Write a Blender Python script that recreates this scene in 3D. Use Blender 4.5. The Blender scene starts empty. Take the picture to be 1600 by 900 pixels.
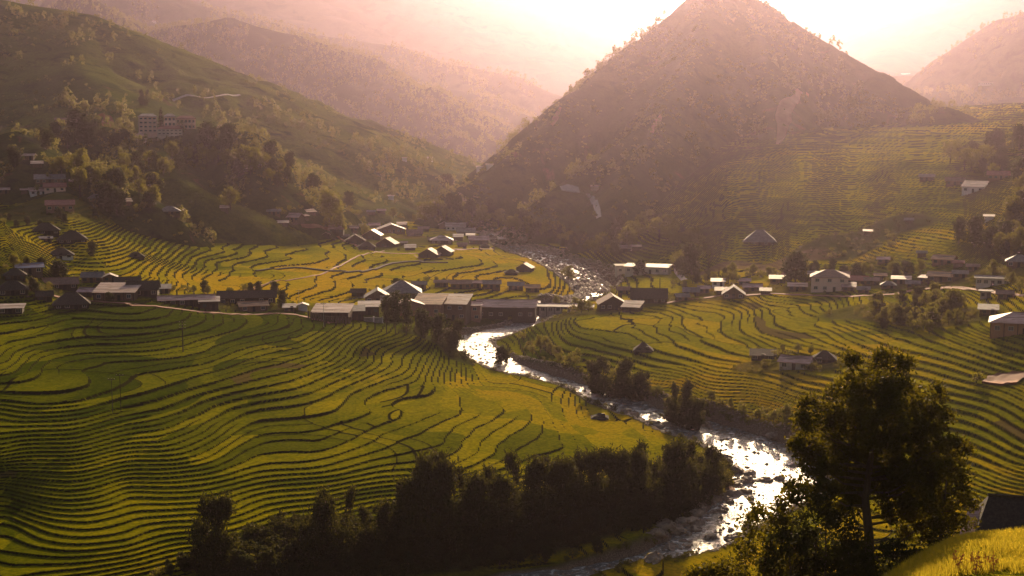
import bpy, math, random, zlib
import numpy as np
from mathutils import Vector, Matrix

random.seed(7)
rng = np.random.default_rng(11)
scene = bpy.context.scene
COL = scene.collection
R = math.radians

# ---------------------------------------------------------------- camera
CAM_H = 80.0
F = 2200.0                      # focal length in photo pixels (1600 wide)
PITCH = math.atan(260.0 / F)
cam_d = bpy.data.cameras.new('camera')
cam = bpy.data.objects.new('camera', cam_d)
COL.objects.link(cam)
cam.location = (0, 0, CAM_H)
cam.rotation_euler = (R(90) - PITCH, 0, 0)
cam_d.sensor_width = 36.0
cam_d.lens = F / 1600 * 36.0
cam_d.clip_start = 1.0
cam_d.clip_end = 40000
scene.camera = cam

# ---------------------------------------------------------------- light
SUN_EL, SUN_AZ = R(17.0), R(8.5)          # azimuth measured from +Y towards +X
world = bpy.data.worlds.new('World')
scene.world = world
world.use_nodes = True
wn = world.node_tree
bg = wn.nodes['Background']
sky = wn.nodes.new('ShaderNodeTexSky')
sky.sky_type = 'NISHITA'
sky.sun_disc = False
sky.sun_elevation = SUN_EL
sky.sun_rotation = SUN_AZ
sky.air_density = 1.2
sky.dust_density = 4.0
sky.ozone_density = 1.0
wn.links.new(sky.outputs[0], bg.inputs[0])
bg.inputs[1].default_value = 0.055
sun_d = bpy.data.lights.new('sun', 'SUN')
sun_d.energy = 5.0
sun_d.angle = R(0.53)
sun_d.color = (1.0, 0.74, 0.44)
sun = bpy.data.objects.new('sun', sun_d)
COL.objects.link(sun)
sdir = Vector((math.sin(SUN_AZ) * math.cos(SUN_EL), math.cos(SUN_AZ) * math.cos(SUN_EL), math.sin(SUN_EL)))
sun.rotation_euler = sdir.to_track_quat('Z', 'Y').to_euler()
sun.location = (0, 0, 600)
scene.view_settings.view_transform = 'Standard'
scene.view_settings.look = 'None'
scene.view_settings.exposure = 0.8
scene.view_settings.gamma = 1.0
scene.cycles.use_denoising = True
scene.cycles.volume_bounces = 1
scene.cycles.max_bounces = 5
scene.cycles.transparent_max_bounces = 16

# ---------------------------------------------------------------- helpers
def tag(o, label=None, cat=None, group=None, kind=None):
    if label: o['label'] = label
    if cat: o['category'] = cat
    if group: o['group'] = group
    if kind: o['kind'] = kind
    return o

def empty(name, loc, rz=0.0, label=None, cat=None, group=None):
    o = bpy.data.objects.new(name, None)
    o.empty_display_size = 1.0
    COL.objects.link(o)
    o.location = loc
    o.rotation_euler = (0, 0, rz)
    return tag(o, label, cat, group)

def link(name, me, parent=None):
    o = bpy.data.objects.new(name, me)
    COL.objects.link(o)
    if parent is not None: o.parent = parent
    return o

def mesh_np(name, V, Fc, mat=None, smooth=False, attrs=None):
    """V (n,3) array, Fc (m,3|4) int array"""
    me = bpy.data.meshes.new(name)
    V = np.asarray(V, np.float32); Fc = np.asarray(Fc, np.int32)
    k = Fc.shape[1]
    me.vertices.add(len(V)); me.vertices.foreach_set('co', V.ravel())
    me.loops.add(Fc.size); me.loops.foreach_set('vertex_index', Fc.ravel())
    me.polygons.add(len(Fc))
    me.polygons.foreach_set('loop_start', np.arange(0, Fc.size, k, dtype=np.int32))
    me.polygons.foreach_set('loop_total', np.full(len(Fc), k, np.int32))
    if smooth: me.polygons.foreach_set('use_smooth', np.ones(len(Fc), bool))
    for an, av in (attrs or {}).items():
        a = me.attributes.new(an, 'FLOAT', 'POINT')
        a.data.foreach_set('value', np.asarray(av, np.float32).ravel())
    me.update(calc_edges=True)
    me.validate()
    if mat: me.materials.append(mat)
    return me

# ---- noise
def _hash(ix, iy, seed):
    h = (ix.astype(np.int64) * 374761393 + iy.astype(np.int64) * 668265263 + seed * 974711) & 0x7fffffff
    h = ((h ^ (h >> 13)) * 1274126177) & 0x7fffffff
    return ((h ^ (h >> 16)) & 0xffff) / 65535.0

def vnoise(x, y, seed=0):
    x = np.asarray(x, float); y = np.asarray(y, float)
    ix = np.floor(x); iy = np.floor(y)
    fx = x - ix; fy = y - iy
    fx = fx * fx * fx * (fx * (fx * 6 - 15) + 10); fy = fy * fy * fy * (fy * (fy * 6 - 15) + 10)
    ix = ix.astype(np.int64); iy = iy.astype(np.int64)
    a = _hash(ix, iy, seed); b = _hash(ix + 1, iy, seed); c = _hash(ix, iy + 1, seed); d = _hash(ix + 1, iy + 1, seed)
    return (a + (b - a) * fx) * (1 - fy) + (c + (d - c) * fx) * fy

def fbm(x, y, seed=0, oc=4):
    """roughly -1..1"""
    s = 0; amp = 1; tot = 0
    for o in range(oc):
        s = s + amp * (vnoise(x * (1 + 0.03 * o), y * (1 - .02 * o), seed + o * 17) * 2 - 1)
        tot += amp; amp *= .5; x = x * 2.03 + 5.1; y = y * 2.01 + 3.7
    return s / tot * 1.3

def sstep(a, b, x):
    t = np.clip((x - a) / (b - a), 0, 1)
    return t * t * (3 - 2 * t)

# ---- pixel -> world
CA, SA = math.cos(PITCH), math.sin(PITCH)
def ray(px, py):
    u = (px - 800) / F; v = (450 - py) / F
    return (u, CA + v * SA, -SA + v * CA)
def at_d(px, py, d):
    r = ray(px, py); t = d / r[1]
    return (r[0] * t, d, CAM_H + r[2] * t)
def at_z(px, py, z):
    r = ray(px, py); t = (z - CAM_H) / r[2]
    return (r[0] * t, r[1] * t, z)

# ---------------------------------------------------------------- valley ground
# (photo x, photo y, height above the lower river)
GC = [
 # left lower field
 (-80,480,25),(0,480,24),(150,474,22),(300,484,20),(450,488,17.5),(550,502,15),(640,514,12.5),(700,528,8.6),
 (-80,560,21),(0,560,20.5),(200,560,18),(400,560,15),(600,560,11.5),(720,560,7.0),(800,588,5.4),
 (-80,650,15.5),(0,650,15),(130,640,15.5),(250,690,12),(200,640,14.5),(400,650,11),(600,640,9),(800,618,6.2),(900,630,4.4),(1000,655,3.5),
 (-80,720,13),(0,715,12.5),(120,700,12.6),(0,760,8.6),(200,765,8.2),(400,740,8),(600,720,7),(800,700,5.8),(1000,690,4.3),(1060,690,3.2),
 (-80,850,5.4),(0,850,5.2),(200,850,5),(350,835,5),(500,800,5.2),(700,775,5),(900,745,4.5),(1080,725,3.6),
 (0,930,3),(200,905,2.5),(320,885,2.4),(500,865,2.0),(700,850,1.6),(900,820,1.5),(1060,790,1.2),(1130,745,1.4),
 # far bank lower right (under the near hillside)
 (1000,880,2),(1200,870,3),(1300,800,3),(1320,740,3.2),
 # upper left field
 (860,447,11),(750,452,12),(600,455,14),(400,452,18),(200,445,24),(0,430,30),(-80,430,31),
 (820,405,11),(700,405,13),(500,395,16.5),(300,385,22),(100,380,31),(0,370,36),
 (775,372,10.5),(650,350,12.5),(550,340,15),(450,330,19),(300,332,27),(200,330,34),(100,330,42),(0,340,45),(-80,340,46),
 (650,322,12),(720,322,12.5),(600,318,14),(500,312,22),
 # river corridor
 (800,384,8.8),(890,424,8),(930,462,7.2),(870,476,6.9),(828,506,6.4),(765,518,6),(735,535,5.6),(790,572,4.8),(920,612,3.6),(1040,655,2.6),(1180,702,1.4),(1215,765,.8),(1080,845,.3),(900,895,0),
 # right field
 (830,497,9),(900,490,11),(1000,485,12.5),(1080,474,14),(1200,462,16.5),(1350,470,19),(1500,480,22),(1600,490,25),(1680,490,27),
 (850,545,7.4),(950,540,10),(1050,530,12),(1200,530,14),(1400,530,17),(1600,535,21),
 (905,585,6),(1000,590,7.4),(1100,600,8.5),(1250,600,10.5),(1400,600,13),(1600,600,17),(1680,600,19),
 (1030,625,5.4),(1130,645,5.8),(1230,675,4.5),(1270,700,4),(1300,660,7),(1400,700,8),(1500,680,10.5),(1600,690,12.5),(1500,760,6),(1600,780,6.5),(1680,780,8),
 # right upper slope
 (960,450,11),(950,400,14),(1050,440,14),(1120,440,15.5),(1250,440,18),(1400,440,21),(1560,440,27),(1680,440,31),
 (1100,400,19),(1200,385,23),(1330,395,24),(1500,400,29),(1600,390,34),
 (1100,330,34),(1200,330,36),(1350,330,37),(1500,335,39),(1600,330,44),
 (1130,285,47),(1250,275,51),(1400,270,53),(1550,270,55),(1680,270,58),
]
_gc = np.array([at_z(a, b, c) for a, b, c in GC])
def _gw(x, y):
    return x / y * 22.0, 22.0 * 80 / y * 1.0
_A, _B = _gw(_gc[:, 0], _gc[:, 1])
def _phi(r2): return np.where(r2 > 1e-9, r2 * np.log(r2 + 1e-12) * .5, 0)
_n = len(_A)
_K = _phi((_A[:, None] - _A[None]) ** 2 + (_B[:, None] - _B[None]) ** 2) + np.eye(_n) * .02
_P = np.stack([np.ones(_n), _A, _B], 1)
_M = np.block([[_K, _P], [_P.T, np.zeros((3, 3))]])
_W = np.linalg.solve(_M, np.concatenate([_gc[:, 2], np.zeros(3)]))
def g_smooth(x, y):
    a, b = _gw(x, np.maximum(y, 60)); out = _W[_n] + _W[_n + 1] * a + _W[_n + 2] * b
    for i in range(_n):
        out = out + _W[i] * _phi((a - _A[i]) ** 2 + (b - _B[i]) ** 2)
    return out

# river: photo x, y, height, half width (m)
RIV = [(690,338,11.2,3),(740,356,10.2,4),(772,371,9.4,6),(800,385,8.8,9),(850,402,8.3,11),(895,424,7.8,11),(928,445,7.4,8),(934,459,7.15,6),(905,469,6.95,5),
       (868,476,6.75,5),(843,490,6.5,5),(822,507,6.25,5),(780,517,5.9,5),(738,529,5.5,5.5),(738,545,5.1,6.5),(790,570,4.5,5),(860,594,4.0,5),(930,614,3.4,5),
       (1000,640,2.8,6.5),(1060,660,2.4,7.5),(1120,680,1.9,9),(1180,704,1.3,11),(1222,735,.9,11),(1215,768,.6,9),(1160,800,.35,6.5),(1100,838,.15,5),
       (1030,868,0,2.4),(930,888,-.2,1.6),(780,908,-.5,1.6),(560,950,-.8,3),(300,990,-1.2,3)]
_rp = np.array([at_z(a, b, c) + (w,) for a, b, c, w in RIV])
def catmull(P, k=8):
    out = []
    Q = np.vstack([2 * P[0] - P[1], P, 2 * P[-1] - P[-2]])
    for i in range(1, len(Q) - 2):
        for j in range(k):
            t = j / k
            out.append(.5 * ((2 * Q[i]) + (-Q[i - 1] + Q[i + 1]) * t + (2 * Q[i - 1] - 5 * Q[i] + 4 * Q[i + 1] - Q[i + 2]) * t * t + (-Q[i - 1] + 3 * Q[i] - 3 * Q[i + 1] + Q[i + 2]) * t ** 3))
    out.append(P[-1])
    return np.array(out)
RP = catmull(_rp, 5)
def river_near(x, y):
    """distance to the river's centre line, its height and half width there"""
    best = np.full(np.shape(x), 1e9); bz = np.zeros(np.shape(x)); bw = np.ones(np.shape(x))
    for i in range(len(RP) - 1):
        ax, ay, az, aw = RP[i]; bx, by, bz_, bw_ = RP[i + 1]
        dx, dy = bx - ax, by - ay
        t = np.clip(((x - ax) * dx + (y - ay) * dy) / (dx * dx + dy * dy + 1e-9), 0, 1)
        d = (x - ax - t * dx) ** 2 + (y - ay - t * dy) ** 2
        m = d < best
        best = np.where(m, d, best); bz = np.where(m, az + (bz_ - az) * t, bz); bw = np.where(m, aw + (bw_ - aw) * t, bw)
    return np.sqrt(best), bz, bw

# fan grid for the ground
G_Y0, G_Y1 = 205.0, 1500.0
NR, NCc = 1160, 820
_iv = np.linspace(1 / G_Y0, 1 / G_Y1, NR)
GY = 1 / _iv
GU = np.linspace(-.46, .46, NCc)
gx = GU[None] * GY[:, None]; gy = np.repeat(GY[:, None], NCc, 1)
_c = 4                                   # smooth part on a coarse grid, then bilinear
def _up(small):
    big = np.empty((NR, NCc))
    ri = np.linspace(0, small.shape[0] - 1, NR); ci = np.linspace(0, small.shape[1] - 1, NCc)
    r0 = np.minimum(ri.astype(int), small.shape[0] - 2); c0 = np.minimum(ci.astype(int), small.shape[1] - 2)
    fr = (ri - r0)[:, None]; fc = (ci - c0)[None]
    return (small[r0][:, c0] * (1 - fr) * (1 - fc) + small[r0 + 1][:, c0] * fr * (1 - fc) + small[r0][:, c0 + 1] * (1 - fr) * fc + small[r0 + 1][:, c0 + 1] * fr * fc)
_ivc = np.linspace(1 / G_Y0, 1 / G_Y1, NR // _c); _uc = np.linspace(-.46, .46, NCc // _c)
_cy = np.repeat((1 / _ivc)[:, None], len(_uc), 1); _cx = _uc[None] * _cy
g0 = _up(g_smooth(_cx, _cy))
_rd, _rz, _rw = river_near(_cx, _cy)
rd, rz, rw = _up(_rd), _up(_rz), _up(_rw)
calm = .12 + .88 * sstep(4, 45, rd - rw)
h0 = g0 + calm * (fbm(gx / 62, gy / 62, 3, 2) * 1.5 + fbm(gx / 17, gy / 17, 9, 2) * .15 + fbm(gx / 6, gy / 6, 19, 2) * .03)
S0 = 0.38
_du = np.gradient(h0, GU, axis=1); _dyu = np.gradient(h0, GY, axis=0)
gradm = np.hypot(_du / gy, _dyu - GU[None] / gy * _du) + 1e-4
_cell = np.gradient(GY)[:, None] * -1
def quant(h, s, off=0.0):
    q = (h + off) / s; k = np.floor(q); f = q - k
    w = np.maximum(.27, np.abs(_cell) * .8)
    r = np.clip(w * gradm / s, .07, .75)
    t = np.clip((f - (1 - r)) / r, 0, 1)
    return s * (k + t * t * (3 - 2 * t)) - off + s * .05 * (f - .5), k, ((t > .10) & (t < .92)).astype(float)
q1, k1, r1 = quant(h0, S0)
q2, k2, r2 = quant(h0, S0 * 2)
q4, k4, r4 = quant(h0, S0 * 4)
m2 = sstep(.36, .60, vnoise(gx / 46, gy / 30, 31) * .55 + .18 + .5 * sstep(420, 800, gy))
m4 = sstep(.72, .8, vnoise(gx / 60, gy / 40, 37) * .4 + .28 + .35 * sstep(600, 1100, gy))
gz = q1 * (1 - m2) + q2 * m2; gz = gz * (1 - m4) + q4 * m4
riser = r1 * (1 - m2) + r2 * m2; riser = riser * (1 - m4) + r4 * m4
sv = (fbm(gx / 55, gy / 70, 41, 2) * .5 + .5) * 9
side = np.floor(sv)
_su = np.gradient(sv, GU, axis=1); _sy = np.gradient(sv, GY, axis=0)
_sg = np.hypot(_su / gy, _sy - GU[None] / gy * _su) + 1e-5
_sd = np.minimum(sv - side, 1 - (sv - side)) / _sg            # metres to the nearest cross bund
xb = (1 - sstep(.25, .5 + .45 * np.abs(_cell), _sd)) * (_hash(k2.astype(np.int64), side.astype(np.int64), 8) > .66) * (gradm < .11)
plot = _hash((k2 * 3 + side).astype(np.int64), side.astype(np.int64), 5)
# village ground, river banks: no terraces there
def seg_mask(pts, width):
    m = np.zeros(gx.shape)
    P = [at_z(a, b, c) for a, b, c in pts]
    for (ax, ay, _), (bx, by, _) in zip(P[:-1], P[1:]):
        dx, dy = bx - ax, by - ay
        t = np.clip(((gx - ax) * dx + (gy - ay) * dy) / (dx * dx + dy * dy), 0, 1)
        d = np.hypot(gx - ax - t * dx, gy - ay - t * dy)
        m = np.maximum(m, 1 - sstep(width * .7, width, d))
    return m
gz = gz + xb * .16
riser = np.maximum(riser, xb * .75)
rough = 1 - sstep(1.5, 5.5, rd - rw)
village = np.maximum.reduce([seg_mask([(0,470,23),(150,465,22),(300,474,20),(420,476,18),(520,488,15.5),(600,484,13.5),(680,488,11.5),(790,490,10)], 11),
           seg_mask([(880,486,11),(960,474,12.5),(1080,462,14.5),(1200,452,17),(1340,448,19),(1460,440,23),(1600,440,27)], 12),
           seg_mask([(470,346,17),(530,366,15),(600,384,13.5),(650,380,13),(700,372,12.2),(760,380,11.3)], 14),
           seg_mask([(1340,480,19.5),(1430,490,20.5),(1500,492,22)], 15),
           seg_mask([(1180,568,12),(1290,568,13.5)], 7),
           seg_mask([(60,320,44),(200,322,36),(150,300,44)], 26)])
scrub = seg_mask([(850,575,6.5),(930,605,5.6),(1040,640,5.4),(1150,665,5),(1270,690,4.8)], 9)
scrub = np.maximum(scrub, seg_mask([(420,884,2.6),(500,860,2.2),(700,845,1.8),(900,812,1.6),(1080,770,1.5),(1150,740,2)], 15))
scrub = np.maximum(scrub, seg_mask([(640,520,12),(700,540,8.5),(720,560,7.5)], 5))
scrub = np.maximum(scrub, seg_mask([(1290,400,23),(1340,385,25),(1400,372,28)], 20))
dirt = np.maximum(seg_mask([(1130,420,17),(1200,415,19),(1270,412,20)], 14), village * .4)
keep = np.clip(1 - np.maximum.reduce([rough, village, scrub]), 0, 1)
gz = gz * keep + (h0 + fbm(gx / 5, gy / 5, 51, 3) * .35) * (1 - keep)
riser *= keep
# the river bed cut into it
d_out = rd - rw + fbm(gx / 7, gy / 7, 61, 3) * 1.3
bed = rz - .9 + fbm(gx / 3.2, gy / 3.2, 67, 3) * .55
bank = sstep(-.5, 3.0, d_out)
shingle = 1 - sstep(1.0, 3.2, d_out)
gz = bed * (1 - bank) + gz * bank
gz = np.where((d_out < 10) & (gz < rz - .9), np.maximum(gz, rz - 1.3), gz)
def g_height(x, y):
    x = np.asarray(x, float); y = np.clip(np.asarray(y, float), G_Y0 + .1, G_Y1 - .1)
    r = (1 / y - _iv[0]) / (_iv[1] - _iv[0]); c = (x / y - GU[0]) / (GU[1] - GU[0])
    c = np.clip(c, 0, NCc - 1.001); r = np.clip(r, 0, NR - 1.001)
    r0 = r.astype(int); c0 = c.astype(int); fr = r - r0; fc = c - c0
    return gz[r0, c0] * (1 - fr) * (1 - fc) + gz[r0 + 1, c0] * fr * (1 - fc) + gz[r0, c0 + 1] * (1 - fr) * fc + gz[r0 + 1, c0 + 1] * fr * fc

# ---------------------------------------------------------------- hills as ridges
def ridge_fn(lines, seed, warp=14, rough_amp=4.0, rough_len=60.0, rnd=12.0, gully=0.18, terr=None, k=1.0):
    L = []
    for pts, slope in lines:
        L.append((np.array([at_d(p[0], p[1], p[2] * k) for p in pts]), slope))
    warp *= k; rough_amp *= k; rough_len *= k; rnd *= k
    def fn(x, y):
        x = np.asarray(x, float); y = np.asarray(y, float)
        wx = x + fbm(x / 90 / k, y / 90 / k, seed + 3, 3) * warp; wy = y + fbm(x / 90 / k, y / 90 / k, seed + 7, 3) * warp
        best = np.full(x.shape, -1e3); bd = np.zeros(x.shape)
        for P, slope in L:
            for i in range(len(P) - 1):
                ax, ay, az = P[i]; bx, by, bz = P[i + 1]
                dx, dy = bx - ax, by - ay
                t = ((wx - ax) * dx + (wy - ay) * dy) / (dx * dx + dy * dy + 1e-9)
                sl = np.where(((t < 0) & (i == 0)) | ((t > 1) & (i == len(P) - 2)), max(slope, .95), slope)
                t = np.clip(t, 0, 1)
                d = np.hypot(wx - ax - t * dx, wy - ay - t * dy)
                z = az + (bz - az) * t - sl * (np.sqrt(d * d + rnd * rnd) - rnd)
                m = z > best
                best = np.where(m, z, best); bd = np.where(m, d, bd)
        g = np.abs(fbm(x / rough_len, y / rough_len, seed, 4))
        out = best + (.06 - g) * gully * np.minimum(bd, 130 * k) + fbm(x / 22 / k, y / 22 / k, seed + 5, 3) * rough_amp * .3
        if terr:
            q = out / terr; kk = np.floor(q); f = q - kk; t = np.clip((f - .7) / .3, 0, 1)
            out = terr * (kk + t * t * (3 - 2 * t))
        return out
    return fn

HILLS = {}
def hill(name, lines, bounds, step, seed, **kw):
    k = kw.get('k', 1.0)
    HILLS[name] = dict(fn=ridge_fn(lines, seed, **kw), b=tuple(q * k for q in bounds), step=step * k)

hill('cone_mountain', [
  ([(1120,-40,1180),(1080,-2,1170),(1000,62,1140),(900,140,1080),(850,190,1040),(808,232,1010),(760,268,980),(705,298,950)], .85),
  ([(1120,-40,1180),(1200,8,1190),(1290,68,1170),(1370,112,1150),(1420,160,1130),(1440,188,1110),(1500,205,1100),(1580,232,1090)], .85),
  ([(1120,-40,1180),(1090,60,1080),(1040,170,960)], .85),
  ([(1040,170,960),(985,260,850),(950,320,790),(925,350,760)], .8),
  ([(1120,-40,1180),(1190,90,1080),(1230,170,1000)], .85),
  ([(1230,170,1000),(1190,235,930),(1110,290,830),(1060,350,740),(1010,385,690)], .60),
  ([(1370,112,1150),(1330,180,1050),(1290,240,960)], .62),
  ([(1040,170,960),(930,250,880),(850,305,840),(810,335,830)], .85),
  ([(705,298,950),(725,320,920)], .85),
 ], (-120, 560, 560, 1420), 2.3, 101, rnd=5, gully=.42, warp=5, rough_len=85)
hill('knoll', [([(30,210,830),(150,196,880),(215,205,900),(300,200,900),(380,205,880),(430,247,850),(442,270,835)], .9),
               ([(215,205,900),(200,250,800),(240,280,740)], .55),
               ([(0,205,760),(60,240,700),(140,262,690),(215,298,680)], .7),
               ([(380,205,880),(395,255,800),(410,290,770)], .8)], (-420, 40, 560, 1100), 2.0, 131, rnd=14, gully=.12, rough_amp=3)
hill('terraced_mound', [([(205,276,760),(265,276,755),(310,296,735),(325,308,722)], .62)], (-340, -60, 580, 860), 1.0, 141, rnd=10, gully=.0, rough_amp=.6, terr=1.4)
hill('green_hillside', [
  ([(-200,-40,1250),(0,0,1250),(130,22,1260),(200,78,1240),(290,128,1220),(380,152,1200),(470,200,1180),(560,238,1160),(640,276,1150),(700,305,1140)], .40),
  ([(130,22,1260),(100,90,1120),(150,130,1050),(190,172,980)], .38),
  ([(0,0,1250),(-60,120,1050)], .38),
 ], (-620, 20, 760, 1500), 3.0, 151, rnd=9, gully=.06, warp=2.5, rough_amp=1.2)
hill('wooded_hill', [
  ([(120,-20,1700),(240,48,1680),(350,28,1650),(450,55,1620),(560,85,1590),(640,128,1560),(700,180,1530),(770,205,1500),(850,240,1480)], .5),
  ([(450,55,1620),(520,150,1480),(600,230,1380),(650,270,1330)], .42),
 ], (-760, 160, 1240, 1950), 4.5, 161, rnd=14, gully=.22, k=1.5)
hill('sunlit_ridge', [
  ([(150,-60,2350),(330,12,2350),(500,55,2300),(620,72,2280),(700,98,2240),(800,118,2200),(880,150,2150),(960,150,2100)], .5),
  ([(620,72,2280),(640,130,2100),(760,150,2000),(840,190,1900),(870,225,1800)], .4),
  ([(700,98,2240),(760,190,1900)], .4),
 ], (-900, 500, 1700, 2700), 7, 171, rnd=14, gully=.26, k=1.35)
hill('far_mountain', [
  ([(-300,-140,3500),(100,-110,3500),(400,-80,3400),(640,-40,3400),(850,-10,3500),(1000,40,3600),(1200,20,3700),(1400,-10,3600),(1600,-60,3400),(1900,-120,3300)], .42),
  ([(400,-80,3400),(560,60,2900),(700,110,2700)], .38),
  ([(1400,-10,3600),(1400,70,3000),(1360,110,2600)], .34),
 ], (-2100, 2100, 2500, 4300), 18, 181, rnd=40, gully=.2, k=1.3)
hill('right_back_hills', [
  ([(1330,120,1800),(1420,118,1780),(1500,124,1750),(1600,118,1700),(1750,60,1650)], .4),
  ([(1750,-80,1500),(1640,0,1520),(1560,30,1560),(1530,100,1600)], .8),
  ([(1400,150,1450),(1470,140,1420),(1600,150,1380),(1700,140,1350)], .35),
 ], (380, 1100, 1150, 2000), 5, 191, rnd=12, gully=.16, k=1.5)
hill('right_spur', [
  ([(1420,176,1080),(1480,168,1060),(1530,196,1030),(1560,215,1000)], .5),
  ([(1700,180,900),(1600,215,900),(1530,225,920),(1490,232,930)], .36),
  ([(1720,290,640),(1620,310,650),(1560,345,640),(1510,372,630)], .30),
 ], (180, 520, 520, 1250), 2.2, 201, rnd=12, gully=.12, rough_amp=3)

# near hillside at the lower right, and the slope the camera stands on
def near_fn(x, y):
    x = np.asarray(x, float); y = np.asarray(y, float)
    z = 77.8 - .345 * np.clip(y, -60, 400) + .2 * np.minimum(y, 0) * -1
    u = x / np.maximum(y, 5)
    bump = 5.7 * sstep(.20, .345, u) * sstep(40, 80, y)                 # rises to the grassy shoulder
    z = z + bump
    edge = 109 - 10 * sstep(.30, .05, u)
    drop = np.maximum(y - edge, 0)
    z = z - drop * .62 * sstep(0, 16, drop)
    return z + fbm(x / 14, y / 14, 211, 3) * .35
HILLS['near_hillside'] = dict(fn=near_fn, b=(-150, 150, -60, 215), step=1.0)

def T(x, y, skip=()):
    x = np.asarray(x, float); y = np.asarray(y, float)
    z = np.where((y > G_Y0) & (y < G_Y1) & (np.abs(x / np.maximum(y, 1)) < .46), g_height(x, np.maximum(y, 1)), -5.0)
    for n, hd in HILLS.items():
        if n in skip: continue
        b = hd['b']
        m = (x > b[0]) & (x < b[1]) & (y > b[2]) & (y < b[3])
        if m.any():
            if m.ndim == 0: z = np.maximum(z, hd['fn'](x, y))
            else:
                z = z.copy(); z[m] = np.maximum(z[m], hd['fn'](x[m], y[m]))
    return z

def hit(px, py, dmin=60.0, dmax=4000.0):
    """first point of the terrain on the ray of a photo pixel"""
    r = ray(px, py)
    d = dmin * (dmax / dmin) ** np.linspace(0, 1, 2600)
    t = d / r[1]
    X = r[0] * t; Z = CAM_H + r[2] * t
    h = T(X, d)
    b = np.nonzero(h >= Z)[0]
    if not len(b): return None
    i = b[0]
    if i > 0:
        a0 = Z[i - 1] - h[i - 1]; a1 = h[i] - Z[i]; k = a0 / (a0 + a1 + 1e-9)
        dd = d[i - 1] + (d[i] - d[i - 1]) * k
    else: dd = d[0]
    tt = dd / r[1]
    return (r[0] * tt, dd, float(T(np.array([r[0] * tt]), np.array([dd]))[0]))
# ---------------------------------------------------------------- materials
def mat(name):
    m = bpy.data.materials.new(name); m.use_nodes = True
    nt = m.node_tree; nt.nodes.clear()
    return m, nt, nt.nodes, nt.links
def N(nodes, t, **kw):
    n = nodes.new(t)
    for k, v in kw.items():
        if k in n.inputs.keys(): n.inputs[k].default_value = v
        else: setattr(n, k, v)
    return n
def mixc(nt, fac, a, b, mode='MIX'):
    n = nt.nodes.new('ShaderNodeMix'); n.data_type = 'RGBA'; n.blend_type = mode
    for s, v in ((n.inputs[0], fac), (n.inputs[6], a), (n.inputs[7], b)):
        if hasattr(v, 'is_linked'): nt.links.new(v, s)
        elif isinstance(v, (int, float)): s.default_value = v
        else: s.default_value = (*v, 1) if len(v) == 3 else v
    return n.outputs[2]
def noise(nt, scale, detail=4, rough=.6, vec=None, dist=0):
    n = nt.nodes.new('ShaderNodeTexNoise'); n.inputs['Scale'].default_value = scale
    n.inputs['Detail'].default_value = detail; n.inputs['Roughness'].default_value = rough
    n.inputs['Distortion'].default_value = dist
    if vec is not None: nt.links.new(vec, n.inputs['Vector'])
    return n.outputs['Fac']
def ramp(nt, fac, stops):
    n = nt.nodes.new('ShaderNodeValToRGB'); e = n.color_ramp.elements
    while len(e) < len(stops): e.new(.5)
    for i, (p, c) in enumerate(stops):
        e[i].position = p; e[i].color = (*c, 1) if len(c) == 3 else c
    nt.links.new(fac, n.inputs[0]); return n.outputs[0]
def mrange(nt, v, a, b, c=0., d=1.):
    n = nt.nodes.new('ShaderNodeMapRange')
    for i, q in enumerate((a, b, c, d)): n.inputs[i + 1].default_value = q
    nt.links.new(v, n.inputs[0]); return n.outputs[0]
def attr(nt, name):
    n = nt.nodes.new('ShaderNodeAttribute'); n.attribute_name = name; return n.outputs['Fac']
def geo_pos(nt):
    return nt.nodes.new('ShaderNodeNewGeometry').outputs['Position']
def surf(nt, col, rough=.9, spec=.2, bump=None, bstr=.3, bdist=.1, trans=None, sheen=0.):
    p = nt.nodes.new('ShaderNodeBsdfPrincipled')
    if hasattr(col, 'is_linked'): nt.links.new(col, p.inputs['Base Color'])
    else: p.inputs['Base Color'].default_value = (*col, 1)
    if hasattr(rough, 'is_linked'): nt.links.new(rough, p.inputs['Roughness'])
    else: p.inputs['Roughness'].default_value = rough
    p.inputs['Specular IOR Level'].default_value = spec
    if sheen: p.inputs['Sheen Weight'].default_value = sheen; p.inputs['Sheen Roughness'].default_value = .6
    if bump is not None:
        b = nt.nodes.new('ShaderNodeBump'); b.inputs['Strength'].default_value = bstr; b.inputs['Distance'].default_value = bdist
        nt.links.new(bump, b.inputs['Height']); nt.links.new(b.outputs[0], p.inputs['Normal'])
    out = nt.nodes.new('ShaderNodeOutputMaterial')
    last = p.outputs[0]
    if trans:
        tr = nt.nodes.new('ShaderNodeBsdfTranslucent')
        if hasattr(trans[1], 'is_linked'): nt.links.new(trans[1], tr.inputs[0])
        else: tr.inputs[0].default_value = (*trans[1], 1)
        mx = nt.nodes.new('ShaderNodeMixShader'); mx.inputs[0].default_value = trans[0]
        nt.links.new(last, mx.inputs[1]); nt.links.new(tr.outputs[0], mx.inputs[2]); last = mx.outputs[0]
    nt.links.new(last, out.inputs[0])
    return p
M = {}
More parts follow.
